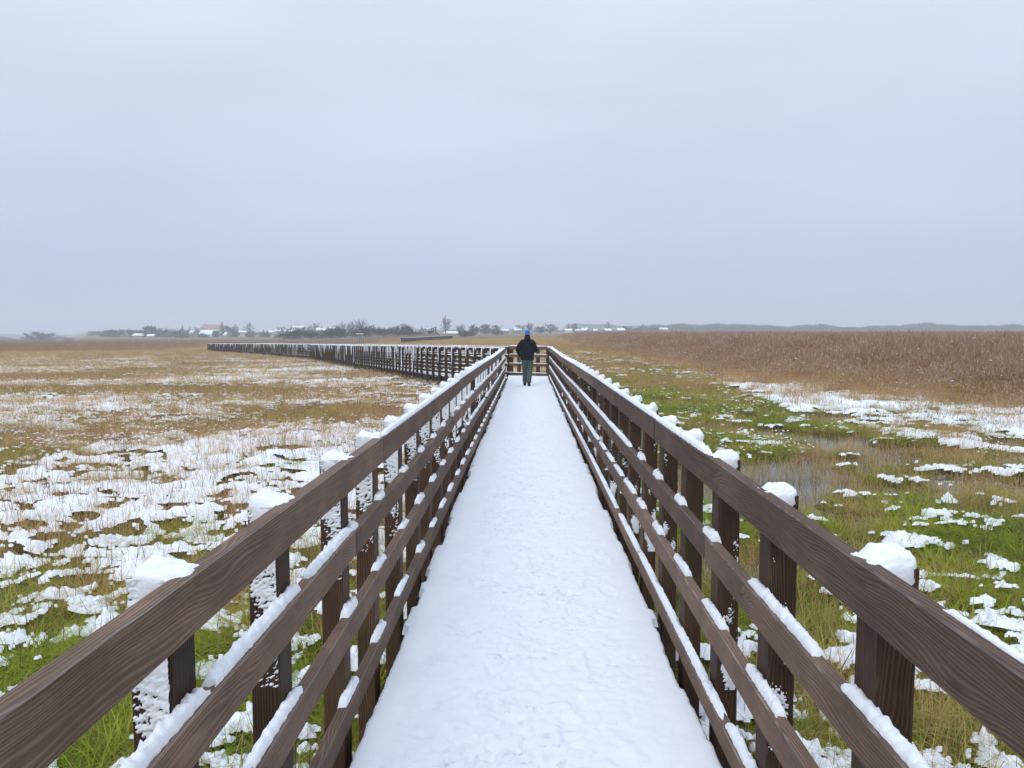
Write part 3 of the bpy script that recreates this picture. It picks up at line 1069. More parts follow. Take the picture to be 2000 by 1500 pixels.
BT = 0.045
def railing(label, path, side, post_s, levels, joints, strips, group, mr_=None, mp_=None, caps='near', frost='left', zoff=None, bay=6, post_cut=None, every_cap=True):
    """path = inner face line at deck level. side=+1: outside lies to the left of travel (+90 deg), -1 to the right.
    levels: (height of top edge above deck, board height)"""
    base = path.at(0)
    root = link("wooden_railing", None, None, base)
    tag(root, label, "railing", group)
    up = Vector((0, 0, 1))
    zo = zoff or (lambda d: 0.0)
    mr_ = mr_ or M_RAIL
    # posts
    for i, d in enumerate(post_s):
        if d < 0 or d > path.L: continue
        p, t = path.at(d), path.tan(d)
        nrm = up.cross(Vector((t.x, t.y, 0)).normalized()) * side
        c = p + nrm * (BT + PW / 2 + .001)
        g = gz(c.x, c.y) - .15
        top = p.z + levels[0][0] - .012 + zo(d) + R.uniform(-.006, .006)
        h = max(.9, top - g)
        po = link("post", get_post(h, mp_), root)
        yaw = math.atan2(t.y, t.x) - math.pi / 2 + R.uniform(-.012, .012)
        po.location = (c.x - base.x, c.y - base.y, top - base.z)
        po.rotation_euler = (R.uniform(-.006, .006), R.uniform(-.008, .008), yaw)
        # which way is outward in the post's own axes: +x is right of travel
        sx = -side
        cam_d_ = math.hypot(c.x, c.y)
        cp = CAP_NEAR if (cam_d_ < 4.2 and caps == 'near') else (CAP_HI if cam_d_ < 16 else CAP_LO)
        co = link("snow_cap", R.choice(cp), po, (0, 0, -.004))
        co.scale = (sx * R.uniform(.95, 1.06), 1.0, R.uniform(.85, 1.12))
        if frost == 'left':
            fm = FROST_HI if cam_d_ < 7 else FROST_MID
            if R.random() < .85 or i < 6:
                fo = link("frosted_snow", R.choice(fm), po, (0, -PT / 2 - .001, .01))
                fo.scale = (-1 if side == 1 else 1, 1, R.uniform(.75, 1.15))
        elif frost == 'spots' and cam_d_ < 26:
            if R.random() < .6:
                fo = link("frosted_snow", R.choice(FROST_SPOT), po, (0, -PT / 2 - .001, -.14))
                fo.scale = (R.choice((-1, 1)), 1, R.uniform(.8, 1.2))
        elif frost == 'outer':
            k_ = R.random()
            fm = FROST_TAPER if k_ < .74 else FROST_FULL
            if k_ < .92:
                # on the outward side face
                fo = link("frosted_snow", R.choice(fm), po, (sx * (PW / 2 + .002), 0, .012))
                fo.rotation_euler = (0, 0, math.pi / 2 * sx)
                fo.scale = (PT / PW, 1, 1)
                if R.random() < .35: f2 = link("frosted_snow", R.choice(FROST_TAPER), po, (0, -PT / 2 - .002, .012))
    # boards
    for li, (lh, bh) in enumerate(levels):
        js = joints[li % len(joints)]
        cuts = [d for i, d in enumerate(post_s) if 0 < d < path.L and (i - js) % bay == 0]
        cuts = [max(0, post_s[0] - .25)] + cuts + [min(path.L, post_s[-1] + .06)]
        cuts = [c for i, c in enumerate(cuts) if i == 0 or c - cuts[i - 1] > .2]
        for a, b in zip(cuts, cuts[1:]):
            pa, pb = path.at(a), path.at(b)
            pa = pa + up * zo(a)
            pb = pb + up * zo(b)
            t = (pb - pa)
            L = t.length - .006
            nrm = up.cross(Vector((t.x, t.y, 0)).normalized()) * side
            jz = R.uniform(-.007, .007)
            c = (pa + pb) / 2 + nrm * (BT / 2 + R.uniform(0, .004)) + up * (lh - bh / 2 + jz)
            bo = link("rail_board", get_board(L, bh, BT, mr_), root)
            put(bo, c - base, t)
            yl = 1.0 * side       # board local +y is left of travel
            for (sa, sb, kind) in strips(li, a, b):
                s0, s1 = max(sa, a), min(sb, b)
                ln = s1 - s0
                if ln < .05: continue
                x0 = (s0 + s1) / 2 - (a + b) / 2
                if kind == 'thin':
                    so_ = link("snow_strip", LUMP_M[1], bo, (x0, .015 * yl, bh / 2 - .001))
                    so_.scale = (ln / .45, .42, .35)
                elif kind == 'run':
                    near = math.hypot(*(path.at(s0).xy)) < 12
                    me = strip_mesh(ln, .041, .024, .011 if near else .05, R.randint(0, 999), .45)
                    so_ = link("snow_strip", me, bo, (x0, .002 * yl, bh / 2 - .001))
                else:
                    pool_ = LUMP_LO if kind == 'lo' else (LUMP_S if ln < .3 else (LUMP_M if ln < .56 else LUMP_L))
                    L0 = .35 if kind == 'lo' else (.20 if ln < .3 else (.45 if ln < .56 else .70))
                    so_ = link("snow_strip", R.choice(pool_), bo, (x0, .006 * yl, bh / 2 - .001))
                    so_.scale = (ln / L0, R.choice((-1, 1)) * 1.0, R.uniform(.85, 1.2))
    return root


def zoff_main(d):      # d measured from y = -2
    return -.055 * float(sstep(9, 18, d - 2))


Y0 = -2.0
left_posts = [0.18 + 2.0 + .0 - .02] + [2.0 + v_ for v_ in (.88, 1.60, 2.29, 3.08, 3.72, 4.46, 5.18, 5.90)]
left_posts = [.7, 1.43] + left_posts
while left_posts[-1] < 26.6: left_posts.append(left_posts[-1] + .712 + R.uniform(-.012, .012))
right_posts = [.32, 1.02, 1.74, 2.0 + .32 + .0] + [2.0 + v_ for v_ in (1.04, 1.76, 2.53, 3.21, 3.86, 4.52, 5.2, 5.92)]
right_posts = right_posts[:2] + [1.74, 2.35] + right_posts[4:]
while right_posts[-1] < 28.6: right_posts.append(right_posts[-1] + .70 + R.uniform(-.012, .012))
left_posts = [q for q in left_posts if q < 27.3]
right_posts = [q for q in right_posts if q < 29.4]
LEV_L = [(1.180, .135), (.862, .112), (.523, .110), (.157, .100)]
LEV_R = [(1.170, .135), (.815, .112), (.485, .110), (.130, .095)]


def strips_left(li, a, b):
    out_ = []
    for i, d in enumerate(left_posts):
        y = d + Y0
        e = d + .07 + R.uniform(-.01, .02)
        if li == 0:
            continue
        if li == 1:
            ln = .68 if y < 3.4 else (.13 if y < 8 else R.uniform(.15, .35))
            if y < 1.7: ln = .45
        elif li == 2:
            ln = .45 if y < 2.6 else (R.uniform(.16, .25) if y < 9 else R.uniform(.2, .4))
        else:
            ln = .24 if y < 4 else R.uniform(.2, .38)
        out_.append((e - ln, e, 'lump'))
        if y > 9 and li < 3 and R.random() < .5: out_.append((e, e + .3, 'lump'))
    if li == 0: out_.append((3.62 - Y0 - 2 + 2.0 + .02, 99, 'run'))
    return [q for q in out_ if q[1] > a + .05 and q[0] < b - .05]


def strips_right(li, a, b):
    out_ = []
    for i, d in enumerate(right_posts):
        y = d + Y0
        e = d + .07 + R.uniform(-.01, .02)
        if li == 1:
            if y > 5.6: continue
            ln = .62 if y < 2.8 else .16
        elif li == 2:
            ln = R.uniform(.22, .36)
            if y > 5.2: ln = .5
        else:
            continue
        out_.append((e - ln, e, 'lump'))
    if li == 0:
        out_ += [(3.25 - Y0, 99, 'run'), (1.13 - Y0, 1.42 - Y0, 'thin')]
    if li == 1: out_.append((5.7 - Y0, 99, 'run'))
    if li == 2: out_.append((8.5 - Y0, 99, 'run'))
    if li == 3: out_ += [(2.93 - Y0, 6.3 - Y0, 'run'), (2.45 - Y0, 2.86 - Y0, 'lump'), (6.5 - Y0, 99, 'run')]
    return [q for q in out_ if q[1] > a + .05 and q[0] < b - .05]


XL, XR = -.735, .785
GR = "railings of the snow covered boardwalk"
jl = [left_posts.index(min(left_posts, key=lambda q: abs(q - 5.72))), left_posts.index(min(left_posts, key=lambda q: abs(q - 5.08)))]
jr = [right_posts.index(min(right_posts, key=lambda q: abs(q - 6.52))), right_posts.index(min(right_posts, key=lambda q: abs(q - 5.21)))]
railing("long railing nearest the camera with snow plastered on its post fronts", Path([(XL, Y0, 0), (XL, 25.4, 0)]), 1,
        left_posts, LEV_L, [jl[0], jl[1], jl[0] + 2, jl[1] + 3], strips_left, GR, zoff=zoff_main, frost='left')
railing("long railing beside the pools and green grass, posts nearly free of snow", Path([(XR, Y0, 0), (XR, 27.5, 0)]), -1,
        right_posts, LEV_R, [jr[0], jr[1], jr[0] + 2, jr[1] + 3], strips_right, GR, zoff=zoff_main, frost='spots')
# end railing, across the walkway
p_end = Path([(-.74, 28.35, -.05), (.80, 27.62, -.05)])
railing("short railing closing the walkway end in front of the walking man", p_end, 1, [.10, .42, 1.22, p_end.L - .06], LEV_L, [99], lambda li, a, b: [(a, b, 'run')], GR, frost=None, caps='hi')

# side path, near railing and far railing
DZ = [-.05, -.125, -.40, -.82, -1.32, -2.05]
near_pts = [(a, b, c) for a, b, c in zip(BR_X, BR_Y, DZ)]
def offset_path(pts, w_):
    o_ = []
    for i, p in enumerate(pts):
        a = Vector(pts[max(i - 1, 0)]); b = Vector(pts[min(i + 1, len(pts) - 1)])
        t = (b - a); t.z = 0; t.normalize()
        n_ = Vector((t.y, -t.x, 0))          # to the right of travel
        o_.append(tuple(Vector(p) + n_ * w_))
    return o_
far_pts = offset_path(near_pts, 1.56)
far_pts[0] = (-.76, 28.3, -.06)
pn, pf = Path(near_pts), Path(far_pts)
def posts_along(P_, s=.71):
    q, d = [], .12
    while d < P_.L - .1:
        q.append(d); d += s + R.uniform(-.012, .012)
    return q
def strips_branch(li, a, b):
    o_ = []
    if li == 0: return [(a, b, 'run')]
    s = a
    while s < b:
        e = s + R.uniform(.45, 1.6)
        o_.append((s, min(e, b), 'run' if e - s > .7 else 'lo'))
        s = e + R.uniform(.05, .25)
    return o_
LEV_B = [(1.17, .12), (.85, .11), (.52, .11), (.18, .10)]
railing("side walkway railing facing us, white streaks below the post caps", pn, 1, posts_along(pn), LEV_B, [6, 3, 5, 2], strips_branch, GR, mr_=M_DARKWOOD, caps='hi', frost='outer')
railing("side walkway railing on the marsh side, seen behind its twin", pf, -1, posts_along(pf), LEV_B, [4, 1, 3, 0], strips_branch, GR, mr_=M_DARKWOOD, caps='hi', frost=None)

# distant run of railing coming back from the bend
dp = []
for xx, yy in ((-66.5, 152), (-67.5, 178), (-60, 205), (-47.5, 236)):
    dp.append((xx, yy, gz(xx, yy) + .75))
pd = Path(dp)
railing("pale distant railing returning behind the side walkway toward the info shelter", pd, 1, posts_along(pd, 1.15), [(1.1, .12), (.7, .11), (.3, .11)], [4, 1, 3], lambda li, a, b: [(a, b, 'run')], GR,
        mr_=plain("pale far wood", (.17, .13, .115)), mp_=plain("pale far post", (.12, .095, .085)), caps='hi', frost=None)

# ---- decks
deck = link("boardwalk", None, None, (0, 0, 0))
tag(deck, "straight timber boardwalk under trodden snow", kind="structure")
edgeL, edgeR, plank_y = [], [], []
yy = Y0
pw_ = .146
pls = []
ol, orr = 0, 0
while yy < 28.2:
    if R.random() < .55: ol = R.uniform(-.024, .024)
    if R.random() < .55: orr = R.uniform(-.024, .024)
    x0, x1 = -.716 + ol, .764 + orr
    pls.append((yy, x0, x1))
    key = "plank%d" % R.randint(0, 3)
    L = x1 - x0 + .03
    vs_, fs_ = bevel_box(1.52, .138, .04, .004, 1)
    if "pl" not in BOARDS: BOARDS["pl"] = mesh("plank", vs_, fs_, [M_DECKWOOD])
    po = link("plank", BOARDS["pl"], deck, ((x0 + x1) / 2, yy + pw_ / 2, -.065 + R.uniform(-.002, .002)))
    po.scale = (L / 1.52, 1, 1)
    yy += pw_
mb = MB()
for xx in (-.6, 0.02, .65):
    mb.box(xx - .05, xx + .05, Y0, 28.2, -.26, -.088)
o = link("bearer", mb.build("bearer", [M_POST]), deck)

# trodden snow on the deck
yl_ = np.concatenate([np.arange(Y0, 9, .018), 9 + np.cumsum(np.linspace(.018, .12, 290))])
yl_ = yl_[yl_ < 28.15]
nx_ = 120
uu = np.linspace(-1, 1, nx_)
pa = np.array(pls)
pi_ = np.clip(((yl_ - Y0) / pw_).astype(int), 0, len(pa) - 1)
eL = pa[pi_, 1] + .012 * gn(yl_ * 9, yl_ * 0, 201)+ .006 * gn(yl_ * 40, yl_ * 0, 203)
eR = pa[pi_, 2] + .012 * gn(yl_ * 9, yl_ * 0 + 7, 202)+ .006 * gn(yl_ * 40, yl_ * 0, 204)
U, YY = np.meshgrid(uu, yl_, indexing='ij')
XX = (eL + eR) / 2 + U * (eR - eL) / 2
edge = np.clip((1 - np.abs(U)) / .022, 0, 1) ** .45
ht = .018 + .012 * fbm(XX * 1.6, YY * 1.2, 3, 210) + .005 * gn(XX * 7, YY * 5, 214)
trod = np.clip(1.25 - np.abs(XX - .02) / .52, 0, 1)
ht += trod * (-.010 + .026 * fbm(XX * 8, YY * 15, 3, 211) + .013 * gn(XX * 26, YY * 48, 212))
ht += .0035 * gn(XX * 60, YY * 60, 213)
patch = np.clip(.35 + 1.6 * fbm(XX * 2.3, YY * 2.6, 2, 216), 0, 1) * np.clip(1.5 - np.abs(XX - .02) / .45, 0, 1)
ht -= patch * .11 * np.clip(gn(XX * 17, YY * 26, 217) - .16, 0, 1) + patch * .07 * np.clip(gn(XX * 40, YY * 60, 218) - .12, 0, 1)
rf = random.Random(3)
FN = gn(XX * 14, YY * 14, 231) + .6 * gn(XX * 32, YY * 32, 232)
fy = -1.5
while fy < 27.5:
    for c_ in range(4):
        fx = rf.gauss(.02, .27)
        if abs(fx) > .6: continue
        ang = rf.gauss(0, .18)
        y_ = fy + rf.uniform(-.15, .15)
        dx, dy = XX - fx, YY - y_
        m_ = (np.abs(dy) < .25) & (np.abs(dx) < .2)
        ca, sa = math.cos(ang), math.sin(ang)
        lx, ly = (dx * ca + dy * sa), (-dx * sa + dy * ca)
        wd = .045 + .008 * np.sin(ly * 20 + 1)
        q = np.sqrt((lx / wd) ** 2 + (ly / .135) ** 2) + .35 * FN
        dep = rf.choice((.002, .003, .005, .009))
        ht = np.where(m_, ht - dep * (1 - sstep(.55, 1.1, q)) + dep * .4 * np.exp(-((q - 1.2) / .16) ** 2), ht)
    fy += .21
# a few dragged lines
for k_ in range(5):
    x0, y0 = rf.uniform(-.2, .5), rf.uniform(2.6, 8)
    sl = rf.uniform(-.3, .3)
    d_ = np.abs(XX - x0 - sl * (YY - y0) - .03 * np.sin(YY * 7))
    m_ = (YY > y0) & (YY < y0 + rf.uniform(.5, 1.1))
    ht = np.where(m_, ht - .007 * np.exp(-(d_ / .008) ** 2), ht)
ZZ = np.where(edge > 0, -.028 + (ht + .022) * (.25 + .75 * edge), -.05)
ZZ[0, :] = -.048
ZZ[-1, :] = -.048
i = np.arange(U.size).reshape(U.shape)
F = np.stack([i[:-1, :-1], i[1:, :-1], i[1:, 1:], i[:-1, 1:]], -1).reshape(-1, 4)
o = link("trodden_snow", mesh("trodden_snow", np.stack([XX, YY, ZZ], -1).reshape(-1, 3), F, [M_TROD], True), deck)

side = link("side_boardwalk", None, None, (BR_X[0], BR_Y[0], 0))
tag(side, "long side boardwalk bending away over the marsh", kind="structure")
cn, cf = [], []
for j in range(161):
    t = j / 160
    cn.append(pn.at(pn.L * t)); cf.append(pf.at(pf.L * t))
Vv_, F_ = [], []
for a, b in zip(cn, cf):
    for q, z_ in ((a, -.05), (a.lerp(b, .03), .004), (a.lerp(b, .5), .012), (a.lerp(b, .97), .004), (b, -.05)):
        p_ = a.lerp(b, 0) if q is a else q
        Vv_.append((q.x - BR_X[0], q.y - BR_Y[0], q.z + z_ + R.uniform(-.004, .004)))
for j in range(160):
    for q in range(4):
        a = j * 5 + q
        F_.append((a, a + 1, a + 6, a + 5))
link("snow_layer", mesh("snow_layer", Vv_, F_, [M_SNOW], True), side)
mb = MB()
d_ = 0
while d_ < pn.L - .2:
    t = d_ / pn.L
    a, b = pn.at(pn.L * t), pf.at(pf.L * t)
    a2, b2 = pn.at(min(pn.L, d_ + .19)), pf.at(min(pf.L, (d_ + .19) / pn.L * pf.L))
    lo = Vector((0, 0, -.10)); hi = Vector((0, 0, -.055)); o0 = Vector((BR_X[0], BR_Y[0], 0))
    mb.add([a + lo - o0, b + lo - o0, b2 + lo - o0, a2 + lo - o0, a + hi - o0, b + hi - o0, b2 + hi - o0, a2 + hi - o0],
           [(0, 3, 2, 1), (4, 5, 6, 7), (0, 1, 5, 4), (1, 2, 6, 5), (2, 3, 7, 6), (3, 0, 4, 7)])
    d_ += .2
tag(link("planks", mb.build("planks", [M_DECKWOOD]), side), kind="stuff")


# ================================================================== person
def tube(rings, n=14):
    """rings: (centre, rx, ry[, dir]) lofted"""
    V, F = [], []
    c = [Vector(q[0]) for q in rings]
    prev = None
    for i, q in enumerate(rings):
        d = (c[min(i + 1, len(c) - 1)] - c[max(i - 1, 0)]).normalized()
        if prev is None:
            xax = Vector((1, 0, 0)) - d * d.x
            if xax.length < .2: xax = Vector((0, 1, 0)) - d * d.y
        else:
            xax = prev - d * prev.dot(d)
        xax.normalize()
        prev = xax
        yax = d.cross(xax)
        for k_ in range(n):
            t = 2 * math.pi * k_ / n
            V.append(c[i] + xax * math.cos(t) * q[1] + yax * math.sin(t) * q[2])
    for i in range(len(rings) - 1):
        for k_ in range(n):
            a, b = i * n + k_, i * n + (k_ + 1) % n
            F.append((a, b, b + n, a + n))
    F.append(tuple(range(n))[::-1])
    F.append(tuple(range((len(rings) - 1) * n, len(rings) * n)))
    return V, F


def remeshed(name, parts, m, voxel, parent=None, smooth=4, seed=1, wr=0.0):
    mb = MB()
    for v_, f_ in parts: mb.add(v_, f_)
    o = link(name, mb.build(name, [m]), parent)
    md = o.modifiers.new("r", 'REMESH')
    md.mode = 'VOXEL'
    md.voxel_size = voxel
    md.use_smooth_shade = True
    sm = o.modifiers.new("s", 'SMOOTH')
    sm.iterations = smooth
    sm.factor = .5
    if wr:
        tx = bpy.data.textures.new(name + "_w", 'CLOUDS')
        tx.noise_scale = .11
        dm = o.modifiers.new("d", 'DISPLACE')
        dm.texture = tx
        dm.strength = wr
        dm.mid_level = .5
    return o


def build_person(loc):
    skin = plain("skin", (.45, .27, .20), .6, .08, 20)
    jk = plain("black jacket", (.012, .012, .016), .75, .35, 30, .15)
    tr = plain("grey green trousers", (.075, .100, .098), .8, .18, 12)
    bn = plain("blue beanie", (.0, .19, .80), .85, .15, 50)
    bo = plain("dark boots", (.022, .020, .022), .6, .3, 20, .3)
    # body: head, neck, trunk, arms, legs as one surface; both hands with fingers
    P = []
    P.append(tube([((0, .02, 1.475), .055, .06), ((0, .03, 1.52), .052, .058), ((0, .04, 1.56), .066, .08), ((0, .045, 1.61), .076, .098), ((0, .045, 1.66), .074, .094), ((0, .045, 1.705), .05, .066), ((0, .045, 1.725), .015, .02)]))
    P.append(tube([((0, 0, .80), .15, .11), ((0, 0, .95), .16, .12), ((0, .0, 1.1), .145, .11), ((0, 0, 1.3), .18, .12), ((0, .0, 1.43), .165, .09), ((0, .01, 1.50), .06, .06)]))
    P.append(tube([((0, .13, 1.60), .012, .018), ((0, .16, 1.585), .014, .012), ((0, .165, 1.575), .006, .006)], 8))
    for s in (-1, 1): P.append(tube([((s * .072, .04, 1.59), .012, .02), ((s * .082, .035, 1.61), .008, .022), ((s * .08, .035, 1.64), .006, .014)], 8))
    arms = {-1: ((-.175, 0, 1.395), (-.315, -.01, 1.15), (-.235, .14, .93)), 1: ((.175, 0, 1.395), (.270, .0, 1.13), (.165, .22, 1.04))}
    for s, (sh, el_, ha) in arms.items():
        P.append(tube([(sh, .055, .055), (Vector(sh).lerp(Vector(el_), .5), .048, .048), (el_, .04, .04), (Vector(el_).lerp(Vector(ha), .5), .038, .036), (ha, .028, .024)], 10))
        h_ = Vector(ha)
        fwd = (h_ - Vector(el_)).normalized()
        inw = Vector((-s, 0, 0))
        P.append(tube([(h_, .028, .022), (h_ + fwd * .05, .040, .018), (h_ + fwd * .09, .042, .016)], 10))
        for k_, fl in enumerate((.066, .075, .070, .055)):
            b_ = h_ + fwd * .085 + Vector((0, 0, .03 - .02 * k_))
            m1 = b_ + fwd * fl * .5 + inw * .012
            m2 = m1 + (fwd * .5 + inw).normalized() * fl * .5
            P.append(tube([(b_, .009, .009), (m1, .0085, .0085), (m2, .006, .006)], 7))
        b_ = h_ + fwd * .03 + Vector((0, 0, .03))
        P.append(tube([(b_, .011, .011), (b_ + Vector((0, 0, .03)) + fwd * .025, .010, .010), (b_ + Vector((0, 0, .038)) + fwd * .055 + inw * .015, .007, .007)], 7))
    legs = {-1: ((-.085, 0, .86), (-.075, .07, .47), (-.078, .14, .10), (-.078, .24, .045)), 1: ((.085, 0, .86), (.080, -.02, .47), (.052, -.16, .10), (.055, -.06, .045))}
    for s, (hp, kn_, an, to) in legs.items():
        P.append(tube([(hp, .09, .095), (Vector(hp).lerp(Vector(kn_), .5), .075, .08), (kn_, .055, .06), (Vector(kn_).lerp(Vector(an), .35), .052, .058), (an, .036, .04), (Vector(to), .04, .03)], 12))
    body = remeshed("person", P, skin, .0085, None, 2)
    body.location = loc
    tag(body, "man walking away in black jacket, blue beanie and grey-green trousers", "person")
    # jacket with hood bulge
    J = [tube([((0, 0, .815), .205, .160), ((0, 0, .86), .212, .165), ((0, 0, 1.0), .212, .160), ((0, -.005, 1.15), .218, .155), ((0, -.01, 1.28), .222, .155), ((0, -.01, 1.37), .195, .130), ((0, 0, 1.435), .145, .105), ((0, .01, 1.49), .095, .085), ((0, .02, 1.53), .075, .08)], 20)]
    J.append(tube([((-.07, -.07, 1.47), .05, .05), ((0, -.09, 1.455), .09, .055), ((.07, -.07, 1.47), .05, .05)], 12))
    J.append(tube([((0, -.02, 1.44), .105, .09), ((0, -.01, 1.50), .098, .10), ((0, .01, 1.55), .088, .10), ((0, .03, 1.585), .078, .095)], 16))
    for s, (sh, el_, ha) in arms.items():
        sh, el_, ha = Vector(sh), Vector(el_), Vector(ha)
        J.append(tube([(sh + Vector((-s * .10, 0, .0)), .04, .04), (sh + Vector((-s * .035, 0, .0)), .082, .080), (sh + Vector((s * .01, 0, -.06)), .088, .085), (sh.lerp(el_, .4), .078, .075), (el_, .064, .066), (el_.lerp(ha, .5), .056, .055), (ha, .045, .042)], 12))
    j = remeshed("jacket", J, jk, .011, body, 5, wr=.02)
    T = [tube([((0, 0, .90), .155, .125), ((0, 0, .80), .165, .135), ((0, 0, .74), .14, .12)], 16)]
    for s, (hp, kn_, an, to) in legs.items():
        hp, kn_, an = Vector(hp), Vector(kn_), Vector(an)
        T.append(tube([(hp, .098, .108), (hp.lerp(kn_, .4), .092, .10), (kn_, .078, .082), (kn_.lerp(an, .5), .072, .076), (an + Vector((0, 0, .02)), .070, .078)], 14))
    remeshed("trousers", T, tr, .011, body, 4, wr=.022)
    remeshed("beanie", [tube([((0, .035, 1.635), .086, .108), ((0, .04, 1.66), .088, .108), ((0, .045, 1.70), .080, .098), ((0, .045, 1.735), .055, .066), ((0, .045, 1.75), .015, .02)], 18)], bn, .009, body, 2)
    for s, (hp, kn_, an, to) in legs.items():
        ax_, ay, az = an
        lift = .0 if s < 0 else .01
        pts = [((ax_, ay, .17), .052, .056), ((ax_, ay - .01, .10), .05, .062), ((ax_, ay - .005, .055), .05, .078)]
        B = [tube(pts, 12), tube([((ax_, ay - .07, .035 + lift), .034, .034), ((ax_, ay, .042 + lift), .046, .042), ((ax_, ay + .09, .04), .052, .038), ((ax_, ay + .17, .032), .045, .028), ((ax_, ay + .205, .028), .02, .016)], 12)]
        remeshed("boot", B, bo, .009, body, 2)
    return body


build_person((.0, 22.9, -.010))

# ================================================================== far country
def at_px(px, Y):
    return (px - 1030) / 1430 * Y


def far_plant_mat(name, col, var=.3):
    return plain(name, col, .95, var, .6)


M_BARK = far_plant_mat("far bark", (.085, .072, .065))
M_TWIG = far_plant_mat("grey twigs", (.115, .100, .092))
M_TWIG2 = far_plant_mat("reddish twigs", (.17, .115, .095))
M_DUSK = far_plant_mat("dense twigs", (.105, .105, .108))
M_WILLOW = far_plant_mat("willow twigs", (.150, .135, .070))
M_CONIF = far_plant_mat("conifer needles", (.028, .048, .034))
M_SHRUB = far_plant_mat("dark thicket", (.050, .058, .040), .4)


def bare_tree(seed, H, hw, z0, z1, n_b=46, n_t=9, tw=.05, tl=.9):
    """trunk plus limbs reaching points spread through an uneven rounded crown; twigs as slivers"""
    rr = random.Random(seed)
    tb, cb = MB(), MB()
    lean = Vector((rr.uniform(-.3, .3), rr.uniform(-.3, .3), 0))
    top = Vector((0, 0, z1 * .8)) + lean
    tb.bar((0, 0, -.4), Vector((0, 0, z0)) + lean * .3, H * .022, H * .017, 5)
    tb.bar(Vector((0, 0, z0)) + lean * .3, top, H * .017, H * .005, 4)
    cz, hz_ = (z0 + z1) / 2 + .3, (z1 - z0) / 2 + .3
    lob = [rr.uniform(.8, 1.12) for _ in range(7)]
    for k_ in range(n_b):
        a = rr.uniform(0, 6.283)
        e = math.asin(rr.uniform(-.75, 1))
        q = rr.uniform(.45, 1.0) * lob[int(a / 6.284 * 7)]
        t_ = Vector((math.cos(a) * math.cos(e) * hw * q, math.sin(a) * math.cos(e) * hw * q, cz + math.sin(e) * hz_ * q))
        s0 = Vector((0, 0, max(z0 * .8, t_.z - hw * rr.uniform(.5, 1.0)))) + lean * .5
        s0.z = min(s0.z, z1 * .75)
        mid = s0.lerp(t_, .5) + Vector((0, 0, -hw * .06))
        cb.bar(s0, mid, H * .009, H * .006, 3)
        cb.bar(mid, t_, H * .006, H * .003, 3)
        d0 = (t_ - mid).normalized()
        for j in range(n_t):
            b_ = mid.lerp(t_, rr.uniform(.1, 1.0))
            dd = (d0 * .7 + Vector((rr.gauss(0, .6), rr.gauss(0, .6), rr.gauss(.35, .4)))).normalized()
            L = tl * rr.uniform(.6, 1.3)
            s_ = dd.cross(Vector((rr.gauss(0, 1), rr.gauss(0, 1), rr.gauss(0, 1)))).normalized() * tw
            cb.add([b_ - s_, b_ + s_, b_ + dd * L], [(0, 1, 2)])
    zmax = max(v_[2] for v_ in cb.v)
    k_ = H / zmax
    for b in (tb, cb): b.v = [(x_ * k_, y_ * k_, z_ * k_) for x_, y_, z_ in b.v]
    return tb, cb


def conifer(seed, H):
    rr = random.Random(seed)
    tb, cb = MB(), MB()
    tb.bar((0, 0, -.3), (0, 0, H * .9), H * .02, H * .006, 5)
    z = H * .08
    while z < H * .97:
        r_ = (1 - z / H) * H * .24 + .1
        n_ = 9
        for k_ in range(n_):
            a = rr.uniform(0, 6.283)
            L = r_ * rr.uniform(.7, 1.15)
            d = Vector((math.cos(a), math.sin(a), 0))
            s_ = Vector((-d.y, d.x, 0)) * r_ * .28
            tip = d * L + Vector((0, 0, z - L * .35))
            c_ = Vector((0, 0, z + .15))
            cb.add([c_, d * L * .55 + s_ + Vector((0, 0, z - .1)), tip, d * L * .55 - s_ + Vector((0, 0, z - .1))], [(0, 1, 2), (0, 2, 3)])
        z += H * .035
    return tb, cb


def thicket(seed, H, W, n_=520):
    rr = random.Random(seed)
    tb, cb = MB(), MB()
    for k_ in range(9):
        a = rr.uniform(0, 6.283)
        tb.bar((rr.uniform(-.3, .3) * W, rr.uniform(-.2, .2) * W, -.2), (math.cos(a) * W * .3 + rr.uniform(-.15, .15) * W, math.sin(a) * W * .15, H * .7), .07, .03, 3)
    lob = [(rr.uniform(-.42, .42) * W, rr.uniform(-.2, .2) * W, rr.uniform(.3, .66) * H, rr.uniform(.26, .42) * H) for _ in range(13)]
    for k_ in range(n_):
        lx_, ly_, lz_, lr_ = rr.choice(lob)
        v_ = Vector((rr.gauss(0, 1), rr.gauss(0, 1), rr.gauss(.3, 1))).normalized()
        p = Vector((lx_, ly_, lz_)) + Vector((v_.x * lr_ * 1.25, v_.y * lr_, v_.z * lr_)) * rr.uniform(.35, 1.0)
        if p.z < 0: p.z = -p.z * .5
        d = (v_ + Vector((rr.gauss(0, .4), rr.gauss(0, .4), .6 + rr.gauss(0, .3)))).normalized() * rr.uniform(.5, 1.15)
        s_ = d.cross(Vector((rr.gauss(0, 1), rr.gauss(0, 1), rr.gauss(0, 1)))).normalized() * rr.uniform(.10, .26)
        cb.add([p - s_, p + s_, p + d], [(0, 1, 2)])
    return tb, cb


PROTO = {}
def proto(kind, i, mk):
    key = (kind, i)
    if key not in PROTO:
        tb, cb = mk(i)
        PROTO[key] = (tb, cb)
    return PROTO[key]


